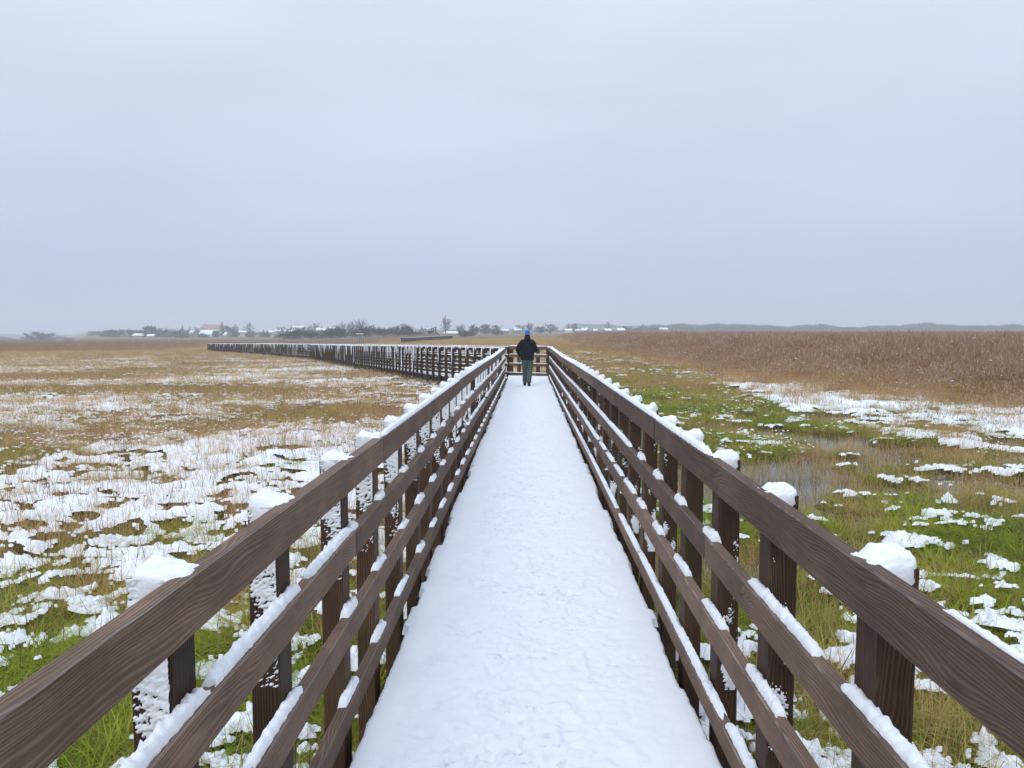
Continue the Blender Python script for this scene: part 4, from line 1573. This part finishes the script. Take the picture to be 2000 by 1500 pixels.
MESHES = {}
def tree_meshes(kind, i):
    key = (kind, i)
    if key not in MESHES:
        if kind == 'round': b, m = bare_tree(40 + i, 10, 3.9, 2.0, 9.6, 56, 12, .085), M_TWIG
        elif kind == 'umbrella': b, m = bare_tree(50 + i, 10, 5.2, 4.6, 9.6, 60, 9, .05), M_TWIG
        elif kind == 'red': b, m = bare_tree(60 + i, 10, 3.9, 1.2, 9.6, 60, 12, .10), M_TWIG2
        elif kind == 'tall': b, m = bare_tree(80 + i, 10, 2.4, 2.2, 9.8, 44, 10, .05, .8), M_TWIG
        elif kind == 'willow': b, m = bare_tree(90 + i, 10, 4.4, .6, 9.4, 80, 15, .13), M_WILLOW
        elif kind == 'dense': b, m = bare_tree(110 + i, 10, 4.2, .6, 9.5, 80, 16, .19), M_DUSK
        elif kind == 'wood': b, m = bare_tree(150 + i, 10, 4.6, .2, 9.5, 60, 9, .42, 1.5), M_DUSK
        elif kind == 'conifer': b, m = conifer(120 + i, 10), M_CONIF
        else: b, m = thicket(130 + i, 10, 22, 2600), M_SHRUB
        tb, cb = b
        xs = [abs(v_[0]) for v_ in cb.v]
        xs.sort()
        half = xs[int(len(xs) * .96)]
        MESHES[key] = (tb.build("trunk", [M_BARK]), cb.build("crown", [m]), half)
    return MESHES[key]


def tree(px, top, base, Y, wpx, kind, i, label, group=None, cat="tree", name=None):
    """px, rows and width are measured in the 2000 px photograph; Y the distance. Real height and width follow."""
    x_ = at_px(px, Y)
    g = gz(x_, Y)
    z_base = EYE - (base - 646) / 1430 * Y
    z_top = EYE - (top - 646) / 1430 * Y
    z0 = min(g, z_base)
    H = (z_top - z0) * 1.06
    tm, cm, half = tree_meshes(kind, i % 3)
    nm = name or {"round": "bare_tree", "umbrella": "bare_tree", "red": "bare_tree", "tall": "poplar_tree", "willow": "willow_tree", "dense": "bushy_tree", "conifer": "conifer_tree", "shrub": "willow_thicket"}[kind]
    root = link(nm, None, None, (x_, Y, z0))
    s = H / 10
    wS = (wpx / 1430 * Y / 2) / half
    root.scale = (wS, wS, s)
    root.rotation_euler = (0, 0, 0 if kind == 'shrub' else R.uniform(0, 6.28))
    tag(root, label, cat, group)
    link("trunk" if kind != 'shrub' else "stem", tm, root)
    link("crown" if kind != 'shrub' else "foliage", cm, root)
    return root


VG = "trees around the far village"
T = [
    (65, 648, 672, 640, 44, 'dense', 0, "lone round tree standing in blue haze far from the village"),
    (122, 661, 671, 640, 16, 'dense', 1, "low hazy bush between the lone round tree and the village"),
    (205, 645, 664, 640, 30, 'dense', 2, "rounded dense tree at the village's outer end"),
    (228, 643, 662, 620, 20, 'round', 0, "bare tree next to the outermost gabled roof"),
    (249, 641, 662, 630, 22, 'round', 1, "bare tree over the long low snowy roof, beside the gable"),
    (263, 645, 662, 640, 16, 'tall', 2, "thin bare tree at the end of the long low roof"),
    (286, 636, 662, 610, 26, 'dense', 0, "tallest dark leafless tree of the village's outer half"),
    (300, 640, 664, 600, 26, 'dense', 1, "dark crowded tree pressed against the tallest dark one"),
    (320, 640, 662, 620, 16, 'conifer', 1, "dark conifer beside the house with the reddish white roof"),
    (350, 643, 664, 560, 34, 'willow', 0, "broad olive willow in front of the church side houses"),
    (352, 635, 660, 680, 14, 'conifer', 0, "slender conifer rising above the broad olive willow"),
    (367, 638, 662, 640, 12, 'conifer', 2, "conifer behind the steep snowy roof below the church"),
    (381, 638, 664, 650, 24, 'round', 2, "grey bare tree just before the church gable"),
    (392, 650, 666, 560, 18, 'dense', 2, "dark low tree covering the corner of the big white roof"),
    (441, 636, 662, 640, 22, 'dense', 0, "bluish bushy tree between the church and the beige tower"),
    (448, 640, 662, 600, 16, 'dense', 1, "small dark tree touching the beige tower"),
    (473, 643, 656, 680, 20, 'round', 0, "low bare tree beside the beige tower"),
    (485, 629, 654, 640, 15, 'tall', 0, "upright feathery tree standing alone beyond the beige tower"),
    (512, 644, 658, 600, 14, 'conifer', 1, "dark fir at the near end of the white houses"),
    (520, 645, 658, 600, 12, 'conifer', 0, "shorter dark fir beside the small white house"),
    (548, 636, 652, 700, 18, 'round', 1, "faint bare tree over the long snowy roofs"),
    (567, 633, 652, 650, 10, 'conifer', 2, "pointed dark spruce above the snowy roofs"),
    (580, 632, 650, 680, 14, 'round', 2, "domed bare tree just behind the pointed spruce"),
    (615, 630, 654, 640, 18, 'round', 0, "bare round tree above the roofs amid the thickets"),
    (602, 637, 654, 660, 14, 'tall', 1, "faint thin tree before the bare round one"),
    (640, 637, 655, 640, 18, 'conifer', 0, "dark pointed tree rising out of the thicket"),
    (672, 629, 652, 620, 22, 'round', 1, "grey bare tree at the start of the group by the umbrella-shaped tree"),
    (686, 627, 652, 600, 20, 'round', 2, "grey bare tree next to the umbrella-shaped tree"),
    (703, 621, 655, 520, 27, 'umbrella', 0, "umbrella-shaped bare tree, tallest above the thicket"),
    (870, 616, 660, 430, 22, 'tall', 2, "tall solitary bare tree right behind the covered lookout"),
    (900, 632, 657, 480, 16, 'round', 1, "bare tree between the lookout and the brown bush"),
    (925, 634, 658, 470, 20, 'dense', 2, "bushy grey tree behind the brown bush"),
    (948, 633, 656, 560, 20, 'dense', 0, "bluish leafless tree between two bushy grey trees"),
    (971, 634, 659, 440, 26, 'willow', 1, "olive rounded willow before the walking man"),
    (1017, 633, 652, 620, 18, 'round', 1, "pale bare tree behind the walking man's shoulder"),
    (1034, 629, 651, 600, 22, 'round', 2, "bare tree directly above the blue beanie"),
    (1075, 632, 652, 580, 26, 'red', 0, "reddish leafless tree beyond the corner of the end railing"),
    (1056, 637, 652, 640, 20, 'dense', 1, "low blue-grey tree touching the reddish leafless one"),
    (1110, 631, 648, 700, 10, 'conifer', 0, "dark conifer on the hazy rise above a snowy roof"),
    (1122, 631, 648, 720, 12, 'dense', 2, "round tree next to the conifer on the hazy rise"),
    (1187, 628, 646, 760, 10, 'tall', 1, "faint thin tree standing clear of the low rise"),
    (1220, 637, 652, 800, 22, 'dense', 0, "low hazy tree beside the last pair of snowy roofs"),
    (1255, 633, 650, 820, 16, 'round', 0, "flat-topped bare tree where the far wood begins"),
    (1243, 640, 652, 780, 26, 'dense', 1, "dark low tree in front of the flat-topped bare tree"),
    (1275, 639, 652, 800, 26, 'dense', 2, "dark clump of tree just past the flat-topped one"),
]
for t in T: tree(*t)
TH = "willow thickets in front of the village"
for t in [(597, 644, 662, 330, 84, 'shrub', 0, "widest low thicket, nearest the small white houses"),
          (645, 640, 662, 340, 40, 'shrub', 1, "narrow dark thicket below the pointed tree"),
          (683, 645, 661, 350, 70, 'shrub', 2, "low thicket behind the snow-roofed info board"),
          (733, 637, 661, 350, 66, 'shrub', 0, "tall dark rounded thicket beside the info board"),
          (773, 637, 662, 340, 54, 'shrub', 1, "tall dark thicket at the end of the row by the covered lookout"),
          (806, 649, 661, 320, 46, 'shrub', 2, "low dark thicket between the board fence and a snowy roof")]:
    t = (t[0], t[1] - 2.5) + t[2:4] + (t[4] * 1.22,) + t[5:]
    tree(*t, group=TH, cat="thicket")
tree(910, 646, 662, 360, 30, 'dense', 0, "reddish brown low bush below the bare trees beside the board fence", cat="bush", name="bush")
SB = "small far trees lined up above the reeds"
for i_, px in enumerate((1743, 1795, 1818, 1832, 1854, 1882, 1920, 1938, 1950, 1986)):
    tree(px, 645 - (i_ % 3), 652, 900, 12 + 3 * (i_ % 2), 'dense', i_, "%s small tree %sin the dark row just above the reed horizon" % ((("leftmost", "second", "third", "fourth", "fifth", "sixth", "seventh", "eighth", "ninth", "rightmost")[i_]), "" if i_ in (0, 9) else "from the left "), group=SB)

# far wood, one mass (beyond counting): hazy trees along the right horizon and around the valley
wc = bpy.data.collections.new("src_wood")
for i_ in range(3):
    tm, cm, half = tree_meshes('wood', i_)
    a_ = bpy.data.objects.new("wood_%02d" % i_, cm)
    wc.objects.link(a_)
tm, cm, half = tree_meshes('shrub', 0)
a_ = bpy.data.objects.new("wood_03", cm)
wc.objects.link(a_)
rw = np.random.default_rng(77)
P_, S_ = [], []
for px in np.arange(1270, 2250, 2.6):
    for row in range(4):
        Yd = 1050 + 90 * row + rw.uniform(-40, 40)
        xx = at_px(px + rw.uniform(-3, 3), Yd)
        topn = 635.0 + 3.5 * gn(np.array([px * .012]), np.array([.5]), 55)[0] * 2 + 2.2 * gn(np.array([px * .05]), np.array([.5]), 56)[0] * 2 + rw.uniform(-1.8, 3.4)
        if px < 1500: topn -= 1.6
        Hh = EYE - (topn - 646) / 1430 * Yd - (-.6) + 0
        P_.append((xx, Yd, gz(xx, Yd) - .3)); S_.append(Hh / 10)
for px in np.arange(-60, 200, 4.0):      # blue woods beyond the valley
    for row in range(2):
        Yd = 900 + 130 * row + rw.uniform(-60, 60)
        xx = at_px(px + rw.uniform(-3, 3), Yd)
        tp = 658 + 2.5 * math.sin(px * .05) + rw.uniform(-1.5, 1.5)
        b_ = 676
        P_.append((xx, Yd, EYE - (b_ - 646) / 1430 * Yd)); S_.append((b_ - tp) / 1430 * Yd / 10)
for k_ in range(60):      # crowd of grey trees between the houses
    px = rw.uniform(196, 492) if k_ < 38 else rw.uniform(505, 700)
    Yd = rw.uniform(600, 720)
    b_ = 661 if k_ < 38 else 655
    P_.append((at_px(px, Yd), Yd, EYE - (b_ - 646) / 1430 * Yd)); S_.append((b_ - rw.uniform(641, 650)) / 1430 * Yd / 10)
for px in np.arange(185, 780, 4.5):      # blue-grey trees behind the village
    Yd = 860 + rw.uniform(-40, 60)
    xx = at_px(px, Yd)
    tp = 645 + 5 * gn(np.array([px * .03]), np.array([.3]), 57)[0] + rw.uniform(-1.5, 2)
    b_ = 662 if px < 500 else 656
    P_.append((xx, Yd, EYE - (b_ - 646) / 1430 * Yd)); S_.append((b_ - tp) / 1430 * Yd / 10)
for px in np.arange(780, 1270, 6.0):     # faint woods behind the village
    Yd = 1250 + rw.uniform(-60, 60)
    xx = at_px(px, Yd)
    tp = 642 + rw.uniform(-1.5, 2.5)
    P_.append((xx, Yd, EYE - (655 - 646) / 1430 * Yd)); S_.append((655 - tp) / 1430 * Yd / 10)
P_, S_ = np.array(P_), np.array(S_)
n_ = len(P_)
instancer("distant_wood", wc, P_, np.where(rw.uniform(size=n_) < .25, 3, rw.integers(0, 3, n_)),
          np.stack([np.zeros(n_), np.zeros(n_), rw.uniform(-.3, .3, n_)], -1), np.stack([S_ * 1.25, S_ * 1.25, S_], -1),
          "blue hazy woods along the horizon and massed behind the village", "wood")

# low hazy ridges
M_HILL = plain("wooded ridge", (.06, .07, .06), .95, .3, .01)
for (pxa, pxb, Yd, prof) in ((-900, 420, 1700, lambda q: 652 + 3 * math.sin(q * .006)), (1075, 1330, 1500, lambda q: 632.5 + max(0, (q - 1160)) * .055 + max(0, (1110 - q)) * .12 + 1.0 * math.sin(q * .11))):
    V, F = [], []
    q = pxa
    n_ = 0
    while q <= pxb:
        xx = at_px(q, Yd)
        f_ = min(1, (q - pxa) / 30, (pxb - q) / 30)
        top = (EYE - (prof(q) - 646) / 1430 * Yd + 1.2 * gn(np.array([q * .3]), np.array([0.5]), 66)[0]) * f_ - 30 * (1 - f_)
        V += [(xx, Yd - 130, -60), (xx, Yd - 60, -60 + (top + 60) * .82), (xx, Yd, top), (xx, Yd + 200, -60)]
        if n_:
            b_ = (n_ - 1) * 4
            F += [(b_, b_ + 4, b_ + 5, b_ + 1), (b_ + 1, b_ + 5, b_ + 6, b_ + 2), (b_ + 2, b_ + 6, b_ + 7, b_ + 3)]
        n_ += 1
        q += 6
    tag(link("hills", mesh("hills", V, F, [M_HILL], True)), "low wooded ridge fading into haze", kind="structure")

# ------------------------------------------------------------------ houses
M_WALLW = plain("white render", (.62, .60, .58), .9, .08, 1)
M_WALLG = plain("grey wall", (.25, .23, .22), .9, .1, 1)
M_WALLB = plain("beige wall", (.42, .36, .29), .9, .1, 1)
M_WIND = plain("dark window", (.03, .035, .05), .3, .1, 1)
M_REDROOF = plain("snow dusted red tiles", (.40, .24, .22), .9, .2, 1.2)
M_FARSNOW = plain("roof snow", (.84, .85, .87), .8, .02, 1)
M_DKWOOD = plain("dark stained timber", (.035, .028, .04), .8, .2, 2)


def house(px, base, Y, wpx, wall_px, roof_px, label, wall=M_WALLW, roof=M_FARSNOW, depth=8, rot=0.0, ridge='x', chimney=True, name="house", cat="house", wins=3, group="houses of the far village"):
    s = Y / 1430
    x_ = at_px(px, Y)
    z0 = EYE - (base - 646) * s
    W, h, rh, D = wpx * s, wall_px * s, roof_px * s, depth
    root = link(name, None, None, (x_, Y, z0))
    root.rotation_euler = (0, 0, rot)
    tag(root, label, cat, group)
    b = MB()
    low = min(0, gz(x_, Y) - z0) - .5
    b.box(-W / 2, W / 2, -D / 2, D / 2, low, h)
    if ridge == 'x': b.add([(-W / 2, -D / 2, h), (-W / 2, D / 2, h), (-W / 2, 0, h + rh), (W / 2, -D / 2, h), (W / 2, D / 2, h), (W / 2, 0, h + rh)], [(0, 1, 2), (3, 5, 4)])
    else: b.add([(-W / 2, -D / 2, h), (W / 2, -D / 2, h), (0, -D / 2, h + rh), (-W / 2, D / 2, h), (W / 2, D / 2, h), (0, D / 2, h + rh)], [(0, 1, 2), (3, 5, 4)])
    link("wall", b.build("wall", [wall]), root)
    b = MB()
    e = .35
    t = .22
    if ridge == 'x':
        for s_ in (-1, 1):
            p = [(-W / 2 - e, s_ * (D / 2 + e), h - e * rh / (D / 2)), (W / 2 + e, s_ * (D / 2 + e), h - e * rh / (D / 2)), (W / 2 + e, 0, h + rh + .02), (-W / 2 - e, 0, h + rh + .02)]
            b.add(p + [(a_, c_, d__ + t) for a_, c_, d__ in p], [(0, 1, 2, 3), (4, 7, 6, 5), (0, 4, 5, 1), (1, 5, 6, 2), (2, 6, 7, 3), (3, 7, 4, 0)])
    else:
        for s_ in (-1, 1):
            p = [(s_ * (W / 2 + e), -D / 2 - e, h - e * rh / (W / 2)), (s_ * (W / 2 + e), D / 2 + e, h - e * rh / (W / 2)), (0, D / 2 + e, h + rh + .02), (0, -D / 2 - e, h + rh + .02)]
            b.add(p + [(a_, c_, d__ + t) for a_, c_, d__ in p], [(0, 1, 2, 3), (4, 7, 6, 5), (0, 4, 5, 1), (1, 5, 6, 2), (2, 6, 7, 3), (3, 7, 4, 0)])
    rf_ = link("roof", b.build("roof", [roof]), root)
    if chimney:
        b = MB()
        cx_ = W * .2 if ridge == 'x' else 0
        b.box(cx_ - .35, cx_ + .35, .3, 1.0, h + rh * .4, h + rh + .9)
        link("chimney", b.build("chimney", [M_WALLG]), rf_)
    if wins and h > 1.8:
        b = MB(); b.box(-.5, .5, -.04, .04, -.6, .6)
        wm = b.build("window", [M_WIND])
        for k_ in range(wins):
            link("window", wm, root, (W * ((k_ + .5) / wins - .5), -D / 2 - .02, max(1.2, h * .5)))
    return root


H = [
    (238, 661, 600, 13, 4, 8, "steep gabled house with snow on one slope, outermost of the village", M_WALLG, M_FARSNOW, 9, .5, 'y'),
    (268, 659, 610, 22, 3.5, 4, "long low house with snowy roof beside the dark tall tree", M_WALLG, M_FARSNOW, 9, 0, 'x'),
    (290, 660, 590, 12, 3.5, 3.5, "small snowy-roofed shed under the dark tall tree", M_WALLG, M_FARSNOW, 7, 0.1, 'x'),
    (329, 656, 640, 12, 5, 7, "white house with reddish roof next to a dark conifer", M_WALLW, M_REDROOF, 8, .15, 'x'),
    (372, 656, 600, 10, 4, 7, "steep snowy gable peeking over the olive willow", M_WALLG, M_FARSNOW, 8, .8, 'y'),
    (403, 656, 640, 26, 3, 8, "large barn with wide white snowy roof below the church", M_WALLW, M_FARSNOW, 12, 0, 'x'),
    (441, 658, 600, 12, 4, 7, "steep snowy gable between the bluish tree and the beige tower", M_WALLG, M_FARSNOW, 8, .7, 'y'),
    (475, 653, 660, 20, 4, 3, "long pale building just past the beige tower", M_WALLW, M_FARSNOW, 9, 0, 'x'),
    (530, 656, 610, 12, 7, 2.5, "small white box-like house next to the dark firs", M_WALLW, M_FARSNOW, 8, .1, 'x'),
    (556, 650, 650, 38, 2.5, 3.5, "longest snowy roof, between the white house and thicket", M_WALLG, M_FARSNOW, 12, 0, 'x'),
    (552, 655, 560, 18, 2, 3, "low white outbuilding under the longest snowy roof", M_WALLG, M_FARSNOW, 8, .2, 'x'),
    (583, 642, 680, 20, 2.5, 3, "dark house with flat snowy roof above the longest roof", M_WALLG, M_FARSNOW, 8, 0, 'x'),
    (625, 652, 560, 16, 7, 4, "pale house half hidden by the thickets", M_WALLW, M_FARSNOW, 8, .3, 'x'),
    (655, 645, 680, 24, 3, 2.5, "far snowy roof between the two grey bare trees", M_WALLG, M_FARSNOW, 8, 0, 'x'),
    (690, 646, 640, 26, 4, 4, "snowy-roofed house below the umbrella-shaped tree", M_WALLW, M_FARSNOW, 8, 0, 'x'),
    (804, 652, 520, 12, 4, 4, "low house with bright snowy roof past the last thicket", M_WALLG, M_FARSNOW, 8, 0, 'x'),
    (824, 651, 500, 12, 5, 7, "twin gabled house behind the covered lookout, near gable", M_WALLG, M_FARSNOW, 8, .15, 'y'),
    (834, 651, 520, 14, 5, 6, "twin gabled house behind the covered lookout, far gable", M_WALLG, M_FARSNOW, 8, -.2, 'y'),
    (882, 654, 520, 26, 3, 3.5, "low snowy roofs behind the tall solitary tree", M_WALLG, M_FARSNOW, 8, 0, 'x'),
    (985, 649, 640, 18, 3, 3, "long pale roof beside the olive willow", M_WALLG, M_FARSNOW, 8, 0, 'x'),
    (1010, 647, 620, 14, 2, 5, "broad snowy roof just before the blue beanie", M_WALLG, M_FARSNOW, 9, .2, 'x'),
    (1110, 648, 680, 13, 2.5, 3, "snowy roof under the dark conifer on the rise", M_WALLW, M_FARSNOW, 8, 0, 'x'),
    (1127, 648, 700, 8, 2.5, 2, "tiny snowy roof next to the roof under the conifer", M_WALLG, M_FARSNOW, 7, 0, 'x'),
    (1142, 647, 680, 7, 2.5, 4, "small steep white roof, middle of the far hamlet", M_WALLG, M_FARSNOW, 8, .7, 'y'),
    (1162, 648, 680, 7, 2, 3, "smallest white roof between two larger hamlet roofs", M_WALLG, M_FARSNOW, 7, 0, 'x'),
    (1185, 648, 680, 13, 2.5, 3.5, "slanting white roof below the faint thin tree", M_WALLG, M_FARSNOW, 9, .2, 'x'),
    (1211, 648, 690, 14, 3, 4, "last broad white roof before the far wood", M_WALLG, M_FARSNOW, 9, 0, 'x'),
    (1293, 646, 900, 16, 2.5, 3, "faint pale roof inside the edge of the far wood", M_WALLG, M_FARSNOW, 9, 0, 'x'),
]
for h_ in H:
    house(*h_[:7], wall=h_[7], roof=h_[8], depth=h_[9], rot=h_[10], ridge=h_[11])

# church: white nave, red roof, stepped gable and a ridge turret
ch = house(412, 655, 690, 33, 13.5, 7.5, "white church with red snow-dusted roof and small spire", M_WALLW, M_REDROOF, 14, 0, 'x', False, "church", "church", 5, None)
s_ = 690 / 1430
b = MB()
b.box(-17.5 * s_, -14.8 * s_, -6.5, 6.5, 12 * s_, 17 * s_)
b.box(-17.5 * s_, -14.8 * s_, -4.0, 4.0, 17 * s_, 21 * s_)
b.box(-16.8 * s_, -15.6 * s_, -1.0, 1.0, 21 * s_, 25 * s_)
link("gable", b.build("gable", [M_WALLW]), ch)
b = MB()
b.box(17 * s_, 20 * s_, -1.5, 1.5, 12 * s_, 21 * s_)
b.add([(17 * s_, -1.5, 21 * s_), (20 * s_, -1.5, 21 * s_), (20 * s_, 1.5, 21 * s_), (17 * s_, 1.5, 21 * s_), (18.5 * s_, 0, 29 * s_)], [(0, 1, 4), (1, 2, 4), (2, 3, 4), (3, 0, 4)])
link("spire", b.build("spire", [M_WALLG]), ch)

tw_ = link("bell_tower", None, None, (at_px(457, 640), 640, EYE - (655 - 646) * 640 / 1430))
tag(tw_, "square beige bell tower with dark pointed cap", "tower")
s_ = 640 / 1430
b = MB(); b.box(-4.2 * s_, 4.2 * s_, -2.0, 2.0, -1, 15 * s_); link("wall", b.build("wall", [M_WALLB]), tw_)
b = MB(); b.box(-4.7 * s_, 4.7 * s_, -2.2, 2.2, 15 * s_, 15.8 * s_)
b.add([(-3.6 * s_, -1.6, 15.8 * s_), (3.6 * s_, -1.6, 15.8 * s_), (3.6 * s_, 1.6, 15.8 * s_), (-3.6 * s_, 1.6, 15.8 * s_), (0, 0, 22.5 * s_)], [(0, 1, 4), (1, 2, 4), (2, 3, 4), (3, 0, 4)])
link("roof", b.build("roof", [M_WALLG]), tw_)
b = MB(); b.box(-.45, .45, -.05, .05, -1.0, 1.0); wm = b.build("window", [M_WIND])
link("window", wm, tw_, (0, -2.05, 12 * s_)); link("window", wm, tw_, (0, -2.05, 6 * s_))

# covered lookout with a lean-to roof
Yl = 330
s_ = Yl / 1430
lk = link("covered_lookout", None, None, (at_px(846, Yl), Yl, EYE - (655 - 646) * s_))
tag(lk, "dark timber lookout shelter with slanting snowy roof and stairs", "lookout shelter")
for xx in (-8, -3.5, 1, 5):
    for yy in (-1.1, 1.1):
        b = MB()
        topz = (11.3 + (xx + 8) * .30) * s_
        b.box(-.11, .11, -.11, .11, -.6, topz)
        link("post", b.build("post", [M_DKWOOD]), lk, (xx * s_, yy, 0))
b = MB(); b.box(-8.6 * s_, 5.6 * s_, -1.3, 1.3, 6.2 * s_, 6.9 * s_); link("platform", b.build("platform", [M_DKWOOD]), lk)
for zz_ in (7.6, 8.6, 4.2, 2.2):
    b = MB(); b.box(-8.8 * s_, 2.5 * s_, -1.42, -1.34, zz_ * s_ - .13, zz_ * s_ + .13)
    link("rail_board", b.build("rail_board", [M_DKWOOD]), lk)
b = MB()
p = [(-9.6 * s_, -1.9, 10.8 * s_), (7.6 * s_, -1.9, 16.0 * s_), (7.6 * s_, 1.9, 16.0 * s_), (-9.6 * s_, 1.9, 10.8 * s_)]
b.add(p + [(q[0], q[1], q[2] + .14) for q in p], [(0, 3, 2, 1), (4, 5, 6, 7), (0, 1, 5, 4), (1, 2, 6, 5), (2, 3, 7, 6), (3, 0, 4, 7)])
rf_ = link("roof", b.build("roof", [M_DKWOOD]), lk)
b = MB()
b.add([(q[0], q[1], q[2] + .145) for q in p] + [(q[0], q[1] * 1.02, q[2] + .40) for q in p], [(0, 3, 2, 1), (4, 5, 6, 7), (0, 1, 5, 4), (1, 2, 6, 5), (2, 3, 7, 6), (3, 0, 4, 7)])
link("snow_layer", b.build("snow_layer", [M_FARSNOW]), rf_)
for k_ in range(7):
    b = MB(); b.box(-.3, .3, -.8, .8, -.06, .06)
    link("stair_tread", b.build("stair_tread", [M_DKWOOD]), lk, ((5.8 + k_ * .95) * s_, -.2, (6 - k_ * .95) * s_))
b = MB()
for yy in (-1.0, .6):
    b.add([(5.2 * s_, yy, 6.4 * s_), (12.2 * s_, yy, -.3), (12.2 * s_, yy, .4), (5.2 * s_, yy, 7.4 * s_), (5.2 * s_, yy + .1, 6.4 * s_), (12.2 * s_, yy + .1, -.3), (12.2 * s_, yy + .1, .4), (5.2 * s_, yy + .1, 7.4 * s_)],
          [(0, 1, 2, 3), (4, 7, 6, 5), (0, 4, 5, 1), (1, 5, 6, 2), (2, 6, 7, 3), (3, 7, 4, 0)])
link("stringer", b.build("stringer", [M_DKWOOD]), lk)

# info board under a small snowy roof
Yi = 250
s_ = Yi / 1430
ib = link("info_board", None, None, (at_px(702, Yi), Yi, EYE - (663 - 646) * s_))
tag(ib, "small pale info board under its own flat snowy roof", "info board")
for xx in (-2.6, 2.6):
    b = MB(); b.box(-.16, .16, -.1, .1, -.5, 9.6 * s_); link("post", b.build("post", [plain("grey post", (.30, .29, .30))]), ib, (xx * s_, 0, 0))
b = MB(); b.box(-2.2 * s_, 2.2 * s_, -.05, .05, 3.2 * s_, 8.0 * s_); link("panel", b.build("panel", [plain("grey panel", (.20, .20, .22))]), ib)
b = MB(); b.box(-6.4 * s_, 6.4 * s_, -.7, .7, 9.6 * s_, 10.2 * s_); rf_ = link("roof", b.build("roof", [M_DKWOOD]), ib)
b = MB(); b.box(-6.6 * s_, 6.6 * s_, -.72, .72, 10.22 * s_, 11.7 * s_); link("snow_layer", b.build("snow_layer", [M_FARSNOW]), rf_)

# solid board fence rising toward the lookout
bf_pts = [(783, 666.5, 185), (810, 666, 200), (850, 663.5, 222), (884, 661.3, 240)]
bf = link("board_fence", None, None, (at_px(783, 185), 185, EYE - 20.5 * 185 / 1430))
tag(bf, "dark solid board fence with a snow line on top, beyond the tan field", "fence")
o0 = bf.location.copy()
P3 = [Vector((at_px(a, c), c, EYE - (b_ - 646) * c / 1430)) for a, b_, c in bf_pts]
pf_ = Path(P3)
d_ = 0
MF = plain("grey brown fence board", (.095, .072, .075), .85, .3, 3)
bmx = MB(); bmx.box(-.17, .17, -.02, .02, -.6, .86)
bme = bmx.build("fence_board", [MF])
while d_ < pf_.L:
    q, t = pf_.at(d_), pf_.tan(d_)
    hgt = .86 + .18 * d_ / pf_.L
    fo = link("fence_board", bme, bf, (q.x - o0.x, q.y - o0.y, q.z - o0.z))
    fo.rotation_euler = (0, 0, math.atan2(t.y, t.x))
    fo.scale = (1, 1, hgt / .86 * R.uniform(.98, 1.02))
    d_ += .35
V, F = [], []
for j in range(41):
    q, t = pf_.at(pf_.L * j / 40), pf_.tan(pf_.L * j / 40)
    n_ = Vector((-t.y, t.x, 0)).normalized() * .09
    z_ = .87 + .20 * j / 40
    for a_, zz_ in ((n_, 0), (n_, .11), (-n_, .11), (-n_, 0)):
        V.append((q.x + a_.x - o0.x, q.y + a_.y - o0.y, q.z - o0.z + z_ + zz_))
    if j:
        b_ = (j - 1) * 4
        F += [(b_, b_ + 1, b_ + 5, b_ + 4), (b_ + 1, b_ + 2, b_ + 6, b_ + 5), (b_ + 2, b_ + 3, b_ + 7, b_ + 6)]
link("snow_line", mesh("snow_line", V, F, [M_FARSNOW]), bf)

# ================================================================== haze
b = MB()
b.box(-2300, 2300, -300, 3000, -75, 60)
hz = link("haze", b.build("haze", []))
mh = bpy.data.materials.new("haze")
mh.use_nodes = True
for q in list(mh.node_tree.nodes): mh.node_tree.nodes.remove(q)
mo = mh.node_tree.nodes.new("ShaderNodeOutputMaterial")
pv = mh.node_tree.nodes.new("ShaderNodeVolumePrincipled")
pv.inputs["Color"].default_value = (.88, .945, 1.0, 1)
pv.inputs["Density"].default_value = .0007
mh.node_tree.links.new(pv.outputs[0], mo.inputs["Volume"])
hz.data.materials.append(mh)
hz["kind"] = "stuff"
hz["label"] = "thin winter haze over the marsh and village"
hz["category"] = "haze"
